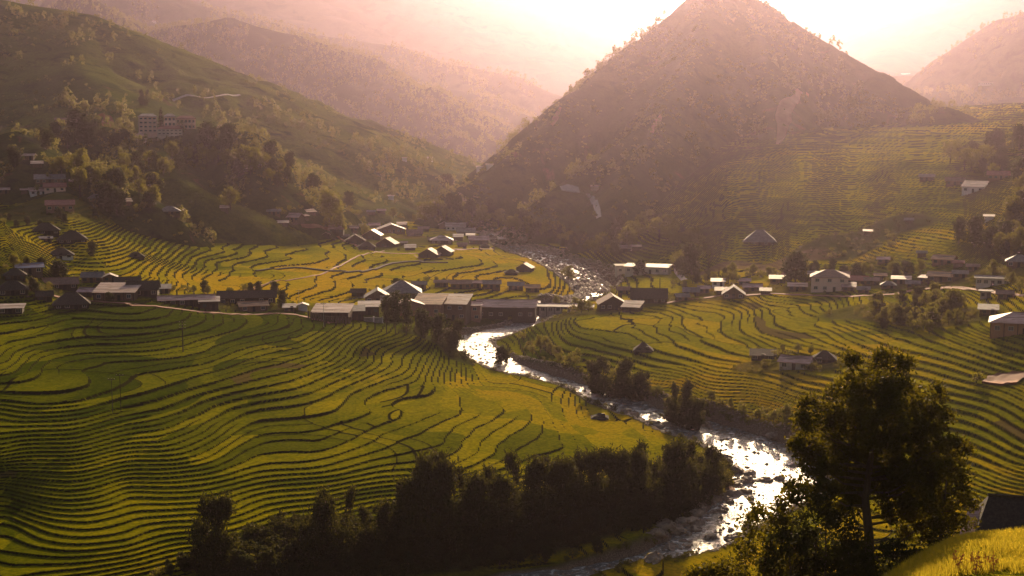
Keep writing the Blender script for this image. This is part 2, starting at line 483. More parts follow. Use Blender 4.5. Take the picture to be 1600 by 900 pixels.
# valley ground: rice, weedy risers, scrub, earth, shingle
m, nt, nd, lk = mat('valley_ground'); M['ground'] = m
pos = geo_pos(nt)
big = noise(nt, .012, 4, .55, pos); mid = noise(nt, .06, 4, .6, pos); fine = noise(nt, 1.1, 4, .7, pos); vf = noise(nt, 4.0, 3, .7, pos)
rice = ramp(nt, attr(nt, 'ripe_shade'), [(0, (.065, .085, .001)), (.35, (.21, .20, .002)), (.65, (.39, .31, .002)), (1, (.58, .35, .006))])
rice = mixc(nt, mrange(nt, fine, .38, .62), rice, mixc(nt, .75, rice, (.40, .48, .5), 'MULTIPLY'))
rice = mixc(nt, mrange(nt, noise(nt, .28, 4, .65, pos, .8), .48, .66), rice, mixc(nt, .6, rice, (.55, .68, .5), 'MULTIPLY'))
rice = mixc(nt, mrange(nt, attr(nt, 'fallow'), .4, .6), rice, mixc(nt, fine, (.07, .055, .015), (.16, .12, .035)))
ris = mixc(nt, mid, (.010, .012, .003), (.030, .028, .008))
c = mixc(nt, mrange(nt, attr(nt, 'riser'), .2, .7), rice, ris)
scr = mixc(nt, mrange(nt, vf, .3, .7), (.018, .028, .008), (.085, .09, .022))
scr = mixc(nt, mrange(nt, mid, .45, .7), scr, (.10, .085, .035))
c = mixc(nt, attr(nt, 'scrub'), c, scr)
c = mixc(nt, mrange(nt, attr(nt, 'dirt'), .3, 1, 0, .8), c, mixc(nt, fine, (.10, .062, .036), (.20, .135, .085)))
sh = mixc(nt, mrange(nt, vf, .35, .65), (.13, .085, .055), (.36, .25, .17))
c = mixc(nt, attr(nt, 'shingle'), c, sh)
surf(nt, c, .95, .0, bump=noise(nt, 2.2, 5, .8, pos), bstr=1.0, bdist=.7, sheen=.0)

def hill_mat(name, a, b, c2, bare=(.16, .085, .045), bare_amt=.74, sc=.02, terr=None):
    m, nt, nd, lk = mat(name)
    pos = geo_pos(nt)
    col = mixc(nt, mrange(nt, noise(nt, sc, 6, .65, pos), .38, .62), a, b)
    col = mixc(nt, mrange(nt, noise(nt, sc * 3.2, 5, .65, pos, .6), .52, .66), col, c2)
    col = mixc(nt, mrange(nt, noise(nt, sc * 1.3, 5, .6, pos, 1.2), bare_amt - .06, bare_amt + .02), col, bare)
    col = mixc(nt, mrange(nt, noise(nt, .5, 5, .75, pos), .3, .7), mixc(nt, 1., col, (.55, .55, .55), 'MULTIPLY'), col)
    surf(nt, col, .95, .0, bump=noise(nt, .35, 6, .8, pos), bstr=.9, bdist=1.6)
    M[name] = m
hill_mat('mountain_scrub', (.032, .050, .012), (.070, .085, .018), (.022, .038, .010), bare=(.17, .085, .05), bare_amt=.70)
hill_mat('knoll_scrub', (.045, .060, .016), (.075, .08, .022), (.022, .032, .012), bare=(.15, .08, .05), bare_amt=.68, sc=.03)
hill_mat('mound_rice', (.07, .085, .018), (.12, .125, .02), (.05, .06, .015), bare_amt=.9)
hill_mat('green_slope', (.075, .100, .020), (.16, .165, .030), (.045, .062, .014), bare=(.16, .09, .05), bare_amt=.72, sc=.013)
hill_mat('wooded_slope', (.028, .045, .014), (.045, .06, .018), (.08, .085, .025), bare_amt=.78, sc=.01)
hill_mat('far_slope', (.06, .07, .03), (.12, .12, .045), (.04, .055, .025), bare_amt=.8, sc=.006)
hill_mat('back_slope', (.06, .07, .03), (.14, .13, .045), (.04, .05, .02), bare_amt=.72, sc=.012)
hill_mat('near_grass', (.24, .22, .012), (.34, .28, .016), (.13, .14, .010), bare_amt=.95, sc=.12)

# water
m, nt, nd, lk = mat('river_water'); M['water'] = m
pos = geo_pos(nt)
foam_glare = mrange(nt, noise(nt, .45, 7, .75, pos, 1.4), .50, .62)  # white water, spread wider so its pale colour also paints sun glare
colr = mixc(nt, foam_glare, (.05, .045, .035), (.80, .78, .74))
rg = mrange(nt, foam_glare, 0, 1, .28, .7)
surf(nt, colr, rg, .6, bump=noise(nt, 1.3, 5, .7, pos, .6), bstr=.9, bdist=.55)

# ---------------------------------------------------------------- meshes of the setting
def grid_faces(nr, nc, mask=None):
    i = np.arange(nr * nc).reshape(nr, nc)
    q = np.stack([i[:-1, :-1], i[:-1, 1:], i[1:, 1:], i[1:, :-1]], -1).reshape(-1, 4)
    if mask is not None:
        q = q[mask.ravel()]
    return q
def compact(V, Fc, attrs=None):
    used = np.zeros(len(V), bool); used[Fc.ravel()] = True
    idx = np.cumsum(used) - 1
    return V[used], idx[Fc], {k: v.ravel()[used] for k, v in (attrs or {}).items()}

def hill_ground_mask(x, y, z, skip, margin):
    return z > T(x, y, skip=skip) - margin

# ground: drop what lies under the hills
hid = np.zeros(gz.shape, bool)
for n, hd in HILLS.items():
    b = hd['b']; mk = (gx > b[0]) & (gx < b[1]) & (gy > b[2]) & (gy < b[3])
    if mk.any():
        zz = hd['fn'](gx[mk], gy[mk]); t = np.zeros(gz.shape, bool); t[mk] = zz > gz[mk] + 3; hid |= t
fm = ~(hid[:-1, :-1] & hid[1:, :-1] & hid[:-1, 1:] & hid[1:, 1:])
ripe_shade = np.clip(.42 + .5 * fbm(gx / 75, gy / 75, 71, 3) + (plot - .5) * .42 + .30 * sstep(-60, 60, gx) * sstep(330, 280, gy) + .22 * sstep(-160, -60, gx) * sstep(460, 560, gy) * sstep(60, 0, gx) - .25 * sstep(-40, -130, gx) * sstep(460, 400, gy), 0, 1)  # plot ripeness, plus painted shade: near left field turned darker green
V = np.stack([gx, gy, gz], -1).reshape(-1, 3)
Fc = grid_faces(NR, NCc, fm)[:, ::-1]
V2, F2, A2 = compact(V, Fc, dict(riser=riser, ripe_shade=ripe_shade, fallow=(_hash((k2 + 7).astype(np.int64), side.astype(np.int64), 91) > .992).astype(float) * (rd > 45), scrub=np.clip(scrub + rough + village * .7, 0, 1), dirt=np.clip(dirt, 0, 1), shingle=np.clip(shingle, 0, 1)))
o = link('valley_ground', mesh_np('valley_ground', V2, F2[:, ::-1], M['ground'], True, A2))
tag(o, 'terraced rice fields stepping down the valley floor to the river', kind='structure')

# base sheet under everything, out to the horizon
m, nt, nd, lk = mat('plain'); M['plain'] = m
surf(nt, mixc(nt, noise(nt, .004, 5, .6, geo_pos(nt)), (.05, .07, .02), (.10, .10, .03)), .9, .1)
bx = np.array([-7200, -2200, -900, -300, 0, 300, 900, 2200, 7200.]); by = np.array([-2000, -300, 0, 150, 210, 600, 1500, 3000, 12000.])
BX, BY = np.meshgrid(bx, by)
o = link('plain', mesh_np('plain', np.stack([BX, BY, np.full(BX.shape, -8.)], -1).reshape(-1, 3), grid_faces(9, 9), M['plain']))
tag(o, 'low land continuing under and beyond the valley', kind='structure')

HM = dict(cone_mountain='mountain_scrub', knoll='knoll_scrub', terraced_mound='mound_rice', green_hillside='green_slope', wooded_hill='wooded_slope',
          sunlit_ridge='far_slope', far_mountain='far_slope', right_back_hills='back_slope', right_spur='knoll_scrub', near_hillside='near_grass')
HL = dict(cone_mountain='steep cone-shaped mountain standing over the river bend', knoll='dark knoll carrying the school above the village', terraced_mound='small terraced mound between the trees of the left village',
          green_hillside='long green hillside falling from the upper left', wooded_hill='dark wooded hill behind the green hillside', sunlit_ridge='hazy ridge with sunlit crests up the valley',
          far_mountain='far mountain fading in pink haze', right_back_hills='hazy hills behind the cone mountain on the right', right_spur='low spur with trees at the right edge', near_hillside='near grassy hillside in the lower right corner')
for n, hd in HILLS.items():
    b, st = hd['b'], hd['step']
    xs = np.arange(b[0], b[1], st); ys = np.arange(b[2], b[3], st)
    X, Y = np.meshgrid(xs, ys)
    Z = hd['fn'](X, Y)
    other = T(X, Y, skip=(n,))
    ok = Z > other - 4
    ok = ok[:-1, :-1] | ok[1:, :-1] | ok[:-1, 1:] | ok[1:, 1:]
    if n != 'near_hillside': Z = np.maximum(Z, -7)
    V3, F3, _ = compact(np.stack([X, Y, Z], -1).reshape(-1, 3), grid_faces(len(ys), len(xs), ok))
    if not len(F3): continue
    o = link(n, mesh_np(n, V3, F3, M[HM[n]], True))
    tag(o, HL[n], kind='structure')

# water surface
rv = []
RW = catmull(RP, 3)
for i in range(len(RW)):
    a = RW[max(i - 1, 0)]; b = RW[min(i + 1, len(RW) - 1)]
    tx, ty = b[0] - a[0], b[1] - a[1]; l = math.hypot(tx, ty) + 1e-9
    nx, ny = -ty / l, tx / l
    for j in range(25):
        s = (j / 24 * 2 - 1) * (RW[i][3] + 1.6)
        rv.append((RW[i][0] + nx * s, RW[i][1] + ny * s, RW[i][2]))
rv = np.array(rv)
rv[:, 2] += fbm(rv[:, 0] / 2.4, rv[:, 1] / 2.4, 77, 3) * .16 - .25
o = link('river', mesh_np('river', rv, grid_faces(len(RW), 25), M['water'], True))
tag(o, 'shallow rocky river glittering in the sun', kind='structure')
# ---------------------------------------------------------------- object materials
def leaf_mat(name, a, b, tr, tf=.38, sc=.35):
    m, nt, nd, lk = mat(name)
    oi = nt.nodes.new('ShaderNodeObjectInfo')
    c = mixc(nt, mrange(nt, noise(nt, sc, 4, .7, geo_pos(nt)), .32, .68), a, b)
    c = mixc(nt, mrange(nt, oi.outputs['Random'], 0, 1, 0, .5), c, mixc(nt, 1., c, (1.5, 1.15, .7), 'MULTIPLY'))
    surf(nt, c, .7, .04, trans=(tf, tr))
    M[name] = m
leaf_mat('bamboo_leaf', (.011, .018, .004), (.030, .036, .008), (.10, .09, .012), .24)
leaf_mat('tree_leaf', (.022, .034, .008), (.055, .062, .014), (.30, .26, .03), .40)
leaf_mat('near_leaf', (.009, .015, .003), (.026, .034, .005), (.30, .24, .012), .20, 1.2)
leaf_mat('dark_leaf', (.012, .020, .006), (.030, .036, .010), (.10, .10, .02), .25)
leaf_mat('bank_leaf', (.030, .040, .010), (.075, .080, .018), (.30, .24, .04), .35)
leaf_mat('far_leaf', (.026, .034, .011), (.060, .062, .020), (.36, .31, .08), .38, .03)
def plain_mat(name, a, b, sc=1.0, rough=.85, spec=.2, metal=0., stretch=None, bstr=.3, bdist=.05, rust=None):
    m, nt, nd, lk = mat(name)
    tc = nt.nodes.new('ShaderNodeTexCoord'); v = tc.outputs['Object']
    if stretch:
        mp = nt.nodes.new('ShaderNodeMapping'); mp.inputs['Scale'].default_value = stretch
        lk.new(v, mp.inputs[0]); v = mp.outputs[0]
    f = noise(nt, sc, 5, .7, v)
    oi = nt.nodes.new('ShaderNodeObjectInfo')
    c = mixc(nt, mrange(nt, f, .35, .68), a, b)
    c = mixc(nt, mrange(nt, oi.outputs['Random'], 0, 1, 0, .35), c, mixc(nt, 1., c, (.6, .58, .55), 'MULTIPLY'))
    if rust:
        c = mixc(nt, mrange(nt, noise(nt, .55, 5, .7, v, .8), .50, .60), c, (.17, .075, .04))
        c = mixc(nt, mrange(nt, noise(nt, .23, 3, .6, v), .58, .62), c, mixc(nt, 1., c, (.62, .60, .60), 'MULTIPLY'))
    p = surf(nt, c, rough, spec, bump=f, bstr=bstr, bdist=bdist)
    p.inputs['Metallic'].default_value = metal
    M[name] = m
plain_mat('bark', (.05, .038, .025), (.11, .085, .06), 3, stretch=(1, 1, .2))
plain_mat('culm', (.05, .06, .015), (.12, .11, .04), 2, stretch=(1, 1, .2))
plain_mat('rock', (.14, .09, .06), (.38, .28, .20), .9, .7, .3, bstr=.6, bdist=.2)
plain_mat('planks', (.06, .04, .026), (.15, .10, .065), 1.6, stretch=(4, 4, .3))
plain_mat('orange_planks', (.22, .11, .05), (.34, .18, .09), 1.6, stretch=(4, 4, .3))
plain_mat('dark_wood', (.025, .019, .015), (.06, .045, .035), 1.4, stretch=(3, 3, .4))
plain_mat('concrete', (.22, .20, .18), (.38, .34, .30), .8)
plain_mat('pink_render', (.62, .42, .33), (.74, .54, .44), .5)
plain_mat('cream_render', (.48, .42, .33), (.60, .52, .42), .5)
plain_mat('white_render', (.55, .52, .50), (.72, .68, .64), .5)
plain_mat('brick_wall', (.20, .10, .07), (.30, .17, .12), 1.5)
plain_mat('dark_opening', (.008, .008, .008), (.02, .018, .016), 1, .6)
plain_mat('glass', (.03, .035, .04), (.06, .07, .08), .4, .15, .6)
plain_mat('frame_paint', (.30, .26, .22), (.48, .42, .38), 1)
plain_mat('blue_paint', (.06, .09, .20), (.10, .14, .28), 1)
plain_mat('bright_metal', (.32, .22, .19), (.54, .40, .35), .35, .68, .22, .0, stretch=(.3, 2.5, 1), rust=1)
plain_mat('pale_metal', (.26, .21, .20), (.46, .38, .36), .4, .66, .25, .0, stretch=(.3, 2.5, 1), rust=1)
plain_mat('pink_metal', (.36, .20, .19), (.56, .36, .33), .4, .62, .35, .0, stretch=(.3, 2.5, 1), rust=1)
plain_mat('blue_metal', (.14, .17, .28), (.26, .30, .44), .4, .62, .35, .0, stretch=(.3, 2.5, 1), rust=1)
plain_mat('orange_metal', (.42, .20, .09), (.62, .34, .17), .4, .62, .35, .0, stretch=(.3, 2.5, 1), rust=1)
plain_mat('red_tile', (.20, .055, .04), (.34, .11, .08), .8, .7, .3, bstr=.5)
plain_mat('brown_tile', (.13, .07, .05), (.24, .13, .10), .8, .7, .3, bstr=.5)
plain_mat('grey_tile', (.09, .08, .08), (.19, .17, .165), .8, .7, .3, bstr=.5)
plain_mat('thatch', (.035, .028, .022), (.09, .07, .055), 1.2, .95, .1, stretch=(3, 3, .5), bstr=.8, bdist=.12)
plain_mat('path_concrete', (.34, .28, .25), (.55, .46, .41), .4)
plain_mat('red_earth', (.20, .085, .05), (.32, .15, .09), .12, bstr=.6, bdist=.5)
plain_mat('dry_stalk', (.35, .10, .03), (.5, .2, .06), 3)
leaf_mat('grass_blade', (.10, .12, .012), (.20, .18, .02), (.55, .42, .03), .45, 1.5)

# ---------------------------------------------------------------- shape builder
class B:
    def __init__(s): s.v = []; s.f = []
    def add(s, vs, fs):
        n = len(s.v); s.v += [tuple(v) for v in vs]; s.f += [tuple(i + n for i in f) for f in fs]; return s
    def box(s, x0, x1, y0, y1, z0, z1):
        return s.add([(x0,y0,z0),(x1,y0,z0),(x1,y1,z0),(x0,y1,z0),(x0,y0,z1),(x1,y0,z1),(x1,y1,z1),(x0,y1,z1)],
                     [(0,3,2,1),(4,5,6,7),(0,1,5,4),(1,2,6,5),(2,3,7,6),(3,0,4,7)])
    def slab(s, quad, t):
        """a quad given thickness t downwards"""
        q = [Vector(p) for p in quad]; n = (q[1] - q[0]).cross(q[3] - q[0]).normalized()
        if n.z < 0: n = -n
        lo = [p - n * t for p in q]
        k = len(q)
        fs = [tuple(range(k)), tuple(range(2 * k - 1, k - 1, -1))] + [(i, i + k, (i + 1) % k + k, (i + 1) % k) for i in range(k)]
        return s.add([tuple(p) for p in q + lo], fs)
    def tube(s, pts, rad, k=6):
        P = [Vector(p) for p in pts]; n0 = len(s.v); vs = []; fs = []
        for i, p in enumerate(P):
            d = (P[min(i + 1, len(P) - 1)] - P[max(i - 1, 0)]).normalized()
            a = d.cross(Vector((0, 1, 0)) if abs(d.y) < .9 else Vector((1, 0, 0))).normalized(); b = d.cross(a)
            r = rad[i] if hasattr(rad, '__len__') else rad
            for j in range(k):
                an = 2 * math.pi * j / k; vs.append(p + a * math.cos(an) * r + b * math.sin(an) * r)
            if i:
                for j in range(k):
                    fs.append(((i - 1) * k + j, (i - 1) * k + (j + 1) % k, i * k + (j + 1) % k, i * k + j))
        fs.append(tuple(range(k - 1, -1, -1))); fs.append(tuple(range((len(P) - 1) * k, len(P) * k)))
        return s.add([tuple(v) for v in vs], fs)
    def mesh(s, name, *mats):
        me = bpy.data.meshes.new(name); me.from_pydata(s.v, [], s.f); me.update()
        for m in mats: me.materials.append(M[m])
        return me

# ---------------------------------------------------------------- foliage
def leaf_quads(C, size, flat=0.0, droop=0.0, aspect=.55):
    """one pointed leaf quad (a diamond) at every centre, random facing"""
    n = len(C)
    a = rng.normal(size=(n, 3)); a[:, 2] = a[:, 2] * (1 - flat) - droop
    a /= np.linalg.norm(a, axis=1)[:, None] + 1e-9
    b = np.cross(a, rng.normal(size=(n, 3))); b /= np.linalg.norm(b, axis=1)[:, None] + 1e-9
    s = (size * rng.uniform(.6, 1.35, n))[:, None]
    V = np.stack([C - a * s, C + b * s * aspect, C + a * s, C - b * s * aspect], 1).reshape(-1, 3)
    return V, np.arange(4 * n).reshape(n, 4)
def shell(n, r, squash=1., inner=.45):
    d = rng.normal(size=(n, 3)); d /= np.linalg.norm(d, axis=1)[:, None]
    rr = rng.uniform(inner ** 2, 1, n) ** .5
    p = d * rr[:, None] * r; p[:, 2] *= squash
    return p
def clustered(lobes, twigs, leaves, spread, size, **kw):
    """lobes (x,y,z,r): twigs per cubic-ish lobe, leaves round each twig tip"""
    Cs = []
    for x, y, z, r in lobes:
        nt_ = max(3, int(twigs * r * r))
        tp = shell(nt_, r, .85, .35) + np.array([x, y, z])
        c = np.repeat(tp, leaves, 0) + rng.normal(size=(nt_ * leaves, 3)) * spread
        Cs.append(c)
    return leaf_quads(np.concatenate(Cs), size, **kw)
def joinVF(parts):
    Vs, Fs, n = [], [], 0
    for V_, F_ in parts:
        Vs.append(V_); Fs.append(F_ + n); n += len(V_)
    return np.concatenate(Vs), np.concatenate(Fs)

PROTO = {}       # kind -> list of (foliage mesh, wood mesh)
def broad(H, seed, lobes_n=9, wide=.42, leaf='tree_leaf', twigs=9, leaves=7, size=.34, low=.30):
    r_ = random.Random(seed); L = []; b = B()
    b.tube([(0, 0, -.6), (r_.uniform(-.1, .1), 0, H * .25), (r_.uniform(-.3, .3), r_.uniform(-.2, .2), H * .55), (r_.uniform(-.3, .3), 0, H * .85)], [H * .028, H * .022, H * .014, H * .005], 7)
    for i in range(lobes_n):
        an = i * 2.4 + r_.uniform(-.5, .5); z = H * (low + (1 - low - .13) * ((i + .5) / lobes_n) ** .9)
        k = math.sin(math.pi * min(1, ((z / H - low) / (1 - low)) * .8 + .22)) ** .6
        rad = H * wide * k * r_.uniform(.35, .75)
        x, y = math.cos(an) * rad, math.sin(an) * rad; r = H * r_.uniform(.13, .20)
        L.append((x, y, z, r))
        b.tube([(0, 0, z - H * .22), (x * .5, y * .5, z - H * .08), (x, y, z)], [H * .011, H * .007, H * .002], 5)
    L.append((0, 0, H * .86, H * .13)); L.append((0, 0, H * .6, H * .18))
    V_, F_ = clustered(L, twigs, leaves, H * .03, size)
    return mesh_np('crown', V_, F_, M[leaf]), b.mesh('trunk', 'bark')
def bamboo(H, seed, n=20, leaf='bamboo_leaf', size=.40, W=.34):
    """a clump of arching culms whose leafy tops nod over like plumes"""
    r_ = random.Random(seed); b = B(); Cs = []
    for i in range(n):
        an = r_.uniform(0, 6.283); br = H * W * math.sqrt(r_.random()) * .55
        x0, y0 = math.cos(an) * br, math.sin(an) * br
        h = H * (r_.uniform(.84, 1.0) if i < n * .18 else r_.uniform(.30, .62)); lean = r_.uniform(.08, .30) * H * (.8 + .6 * (1 - h / H)); a2 = an + r_.uniform(-.7, .7)
        pts = []
        for j in range(8):
            t = j / 7; bend = t ** 2.4
            z = h * (t - .13 * t ** 6)
            pts.append((x0 + math.cos(a2) * lean * bend, y0 + math.sin(a2) * lean * bend, z - .4 * (j == 0)))
        b.tube(pts, [.07, .065, .06, .05, .04, .03, .02, .01], 4)
        P = np.array(pts)
        m = int(22 + h * 3.2)
        tt = rng.uniform(.08, 1, m) ** .75
        if i < n * .18: tt = np.concatenate([tt, rng.uniform(.62, 1, m)]); m = len(tt)
        k = np.minimum((tt * 7).astype(int), 6); f = tt * 7 - k
        c = P[k] * (1 - f)[:, None] + P[k + 1] * f[:, None]
        sp = (.050 * H * (1.15 - .45 * tt))[:, None]
        c = c + rng.normal(size=(m, 3)) * sp
        c = np.repeat(c, 6, 0) + rng.normal(size=(m * 6, 3)) * .30
        Cs.append(c)
    C = np.concatenate(Cs); C = C[C[:, 2] > .1]
    V_, F_ = leaf_quads(C, size, droop=.8, aspect=.32)
    return mesh_np('foliage', V_, F_, M[leaf]), b.mesh('culm', 'culm')
def shrub(H, seed, leaf='bank_leaf', size=.26, n=5):
    r_ = random.Random(seed); L = []; b = B()
    for i in range(n):
        an = i * 2.4; rad = H * .42 * r_.random() ** .5; z = H * r_.uniform(.28, .68); r = H * r_.uniform(.24, .36)
        x, y = math.cos(an) * rad, math.sin(an) * rad
        L.append((x, y, z, r)); b.tube([(0, 0, -.3), (x * .5, y * .5, z * .6), (x, y, z)], [.05 * H / 3, .03, .01], 4)
    V_, F_ = clustered(L, 9, 6, H * .06, size)
    return mesh_np('foliage', V_, F_, M[leaf]), b.mesh('stem', 'bark')
def conifer(H, seed, leaf='dark_leaf'):
    b = B().tube([(0, 0, -.5), (0, 0, H * .5), (0, 0, H)], [H * .02, H * .012, .02], 6); Cs = []
    for i in range(16):
        z = H * (.12 + .86 * i / 16); R_ = H * .17 * (1 - i / 17)
        m = int(10 + 46 * (1 - i / 16)); an = rng.uniform(0, 6.283, m); rr = R_ * rng.uniform(.2, 1, m)
        Cs.append(np.stack([np.cos(an) * rr, np.sin(an) * rr, z - rr * .35 + rng.normal(size=m) * .12], 1))
    V_, F_ = leaf_quads(np.concatenate(Cs), .5, flat=.5, droop=.15)
    return mesh_np('foliage', V_, F_, M[leaf]), b.mesh('trunk', 'bark')
def slim(H, seed):
    """thin bare trunk under a narrow ragged crown"""
    r_ = random.Random(seed)
    b = B().tube([(0, 0, -.4), (.1, 0, H * .3), (-.1, .05, H * .65), (.05, 0, H * .97)], [H * .013, H * .011, H * .008, .02], 6)
    L = [(r_.uniform(-.06, .06) * H, r_.uniform(-.06, .06) * H, H * (.34 + .6 * i / 8), H * r_.uniform(.07, .13)) for i in range(9)]
    for x, y, z, r in L: b.tube([(0, 0, z - H * .05), (x, y, z)], [.05, .02], 4)
    V_, F_ = clustered(L, 26, 7, H * .022, .26)
    return mesh_np('crown', V_, F_, M['dark_leaf']), b.mesh('trunk', 'bark')
def banana(H, seed):
    """low plant with a rosette of long arching leaves"""
    b = B().tube([(0, 0, -.3), (0, 0, H * .45)], [H * .07, H * .045], 6); r_ = random.Random(seed); Vs = []; Fs = []
    for i in range(9):
        an = i * 2.4; l = H * r_.uniform(.5, .75); up = r_.uniform(.35, .9); w = H * .08
        ca, sa = math.cos(an), math.sin(an); n = len(Vs)
        for j in range(5):
            t = j / 4; x = l * t * .8; z = H * .45 + l * (up * t - .75 * t * t); ww = w * math.sin(math.pi * (t * .85 + .08))
            Vs += [(ca * x - sa * ww, sa * x + ca * ww, z), (ca * x + sa * ww, sa * x - ca * ww, z)]
        for j in range(4): Fs.append((n + 2 * j, n + 2 * j + 1, n + 2 * j + 3, n + 2 * j + 2))
    return mesh_np('leaf', Vs, Fs, M['bank_leaf']), b.mesh('stem', 'culm')
def bare(H, seed):
    r_ = random.Random(seed); b = B()
    def br(p, d, l, r, k):
        q = p + d * l; b.tube([p, p + d * l * .5 + Vector((r_.uniform(-.1, .1) * l, r_.uniform(-.1, .1) * l, 0)), q], [r, r * .8, r * .6], 5)
        if k:
            for _ in range(3 if k > 1 else 4): br(q, (d + Vector((r_.uniform(-.8, .8), r_.uniform(-.8, .8), r_.uniform(-.1, .5)))).normalized(), l * r_.uniform(.55, .8), r * .55, k - 1)
    br(Vector((0, 0, -.4)), Vector((.05, 0, 1)), H * .34, H * .028, 4)
    V_, F_ = leaf_quads(rng.normal(size=(60, 3)) * H * .2 + np.array([0, 0, H * .75]), .18)
    return mesh_np('crown', V_, F_, M['tree_leaf']), b.mesh('trunk', 'bark')

PROTO['broad'] = (10., [broad(10, 1), broad(10, 2, 11, .38), broad(10, 3, 8, .5)])
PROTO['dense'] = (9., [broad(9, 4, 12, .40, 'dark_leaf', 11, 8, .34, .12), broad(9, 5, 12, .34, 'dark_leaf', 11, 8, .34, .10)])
PROTO['bamboo'] = (13., [bamboo(13, 6), bamboo(13, 7, 30), bamboo(13, 8, 22, W=.24)])
PROTO['shrub'] = (3., [shrub(3, 9), shrub(3, 10), shrub(3, 12, 'tree_leaf')])
PROTO['darkshrub'] = (3., [shrub(3, 31, 'bamboo_leaf'), shrub(3, 32, 'bamboo_leaf')])
PROTO['conifer'] = (10., [conifer(10, 1)])
PROTO['slim'] = (13., [slim(13, 1), slim(13, 2)])
PROTO['banana'] = (3.2, [banana(3.2, 1), banana(3.2, 2)])
PROTO['bare'] = (10., [bare(10, 3)])
PROTO['far'] = (6., [broad(6, 21, 5, .42, 'far_leaf', 5, 3, .55, .12), broad(6, 22, 4, .5, 'far_leaf', 5, 3, .55, .1)])
PROTO['farshrub'] = (2.4, [shrub(2.4, 23, 'far_leaf', .38, 3)])
KNAME = dict(broad='broadleaf_tree', dense='dense_tree', bamboo='bamboo_clump', shrub='shrub', conifer='conifer_tree', slim='slim_tree', banana='banana_plant', bare='bare_tree')
KCAT = dict(broad='tree', dense='tree', bamboo='bamboo', shrub='shrub', conifer='tree', slim='tree', banana='banana plant', bare='tree')
KPART = dict(broad=('crown', 'trunk'), dense=('crown', 'trunk'), bamboo=('foliage', 'culm'), shrub=('foliage', 'stem'), conifer=('foliage', 'trunk'), slim=('crown', 'trunk'), banana=('leaf', 'stem'), bare=('crown', 'trunk'))
def plant_at(p, h, kind, label, group=None, wide=1.0, var=None):
    H, L = PROTO[kind]
    fo, wo = L[(var if var is not None else random.randrange(99)) % len(L)]
    s = h / H
    e = empty(KNAME[kind], p, random.uniform(0, 6.28), label, KCAT[kind], group)
    e.scale = (s * wide, s * wide, s)
    pf, pw = KPART[kind]
    link(pf, fo, e); link(pw, wo, e)
    return e
def plant(px, py, hpx, kind, label, group=None, wide=1.0, var=None):
    p = hit(px, py)
    if p is None: return
    return plant_at(p, hpx * p[1] / F, kind, label, group, wide, var)

RECTS = [(208, 310, 170, 221), (770, 950, 372, 440)]
def belt(poly, n, h, kinds, label, group, jit=6, noun=None):
    """n plants of about h photo pixels along a photo polyline; look-alikes sharing one label"""
    P = np.array(poly, float); seg = np.hypot(*np.diff(P, axis=0).T); cum = np.r_[0, np.cumsum(seg)]
    for i in range(n):
        s = (i + random.random()) / n * cum[-1]; k = min(np.searchsorted(cum, s, 'right') - 1, len(seg) - 1)
        f = (s - cum[k]) / seg[k]; q = P[k] * (1 - f) + P[k + 1] * f
        kd = random.choice(kinds)
        if any(x0 - 4 < q[0] < x1 + 4 and q[1] > yb - 3 and q[1] - h[1] < yb - 2 for x0, x1, yt, yb in RECTS): continue
        third = (' near its left end', ' around its middle', ' near its right end')[min(2, int(3 * (q[0] - P[:, 0].min()) / (np.ptp(P[:, 0]) + 1e-6)))]
        plant(q[0] + random.gauss(0, 3), q[1] + random.uniform(-jit, jit), random.uniform(*h) * (.6 if kd in ('shrub', 'banana') else 1), kd,
              (label[kd] if isinstance(label, dict) else label) + third, group if not isinstance(label, dict) else group + ', ' + KCAT[kd], random.uniform(.85, 1.25))

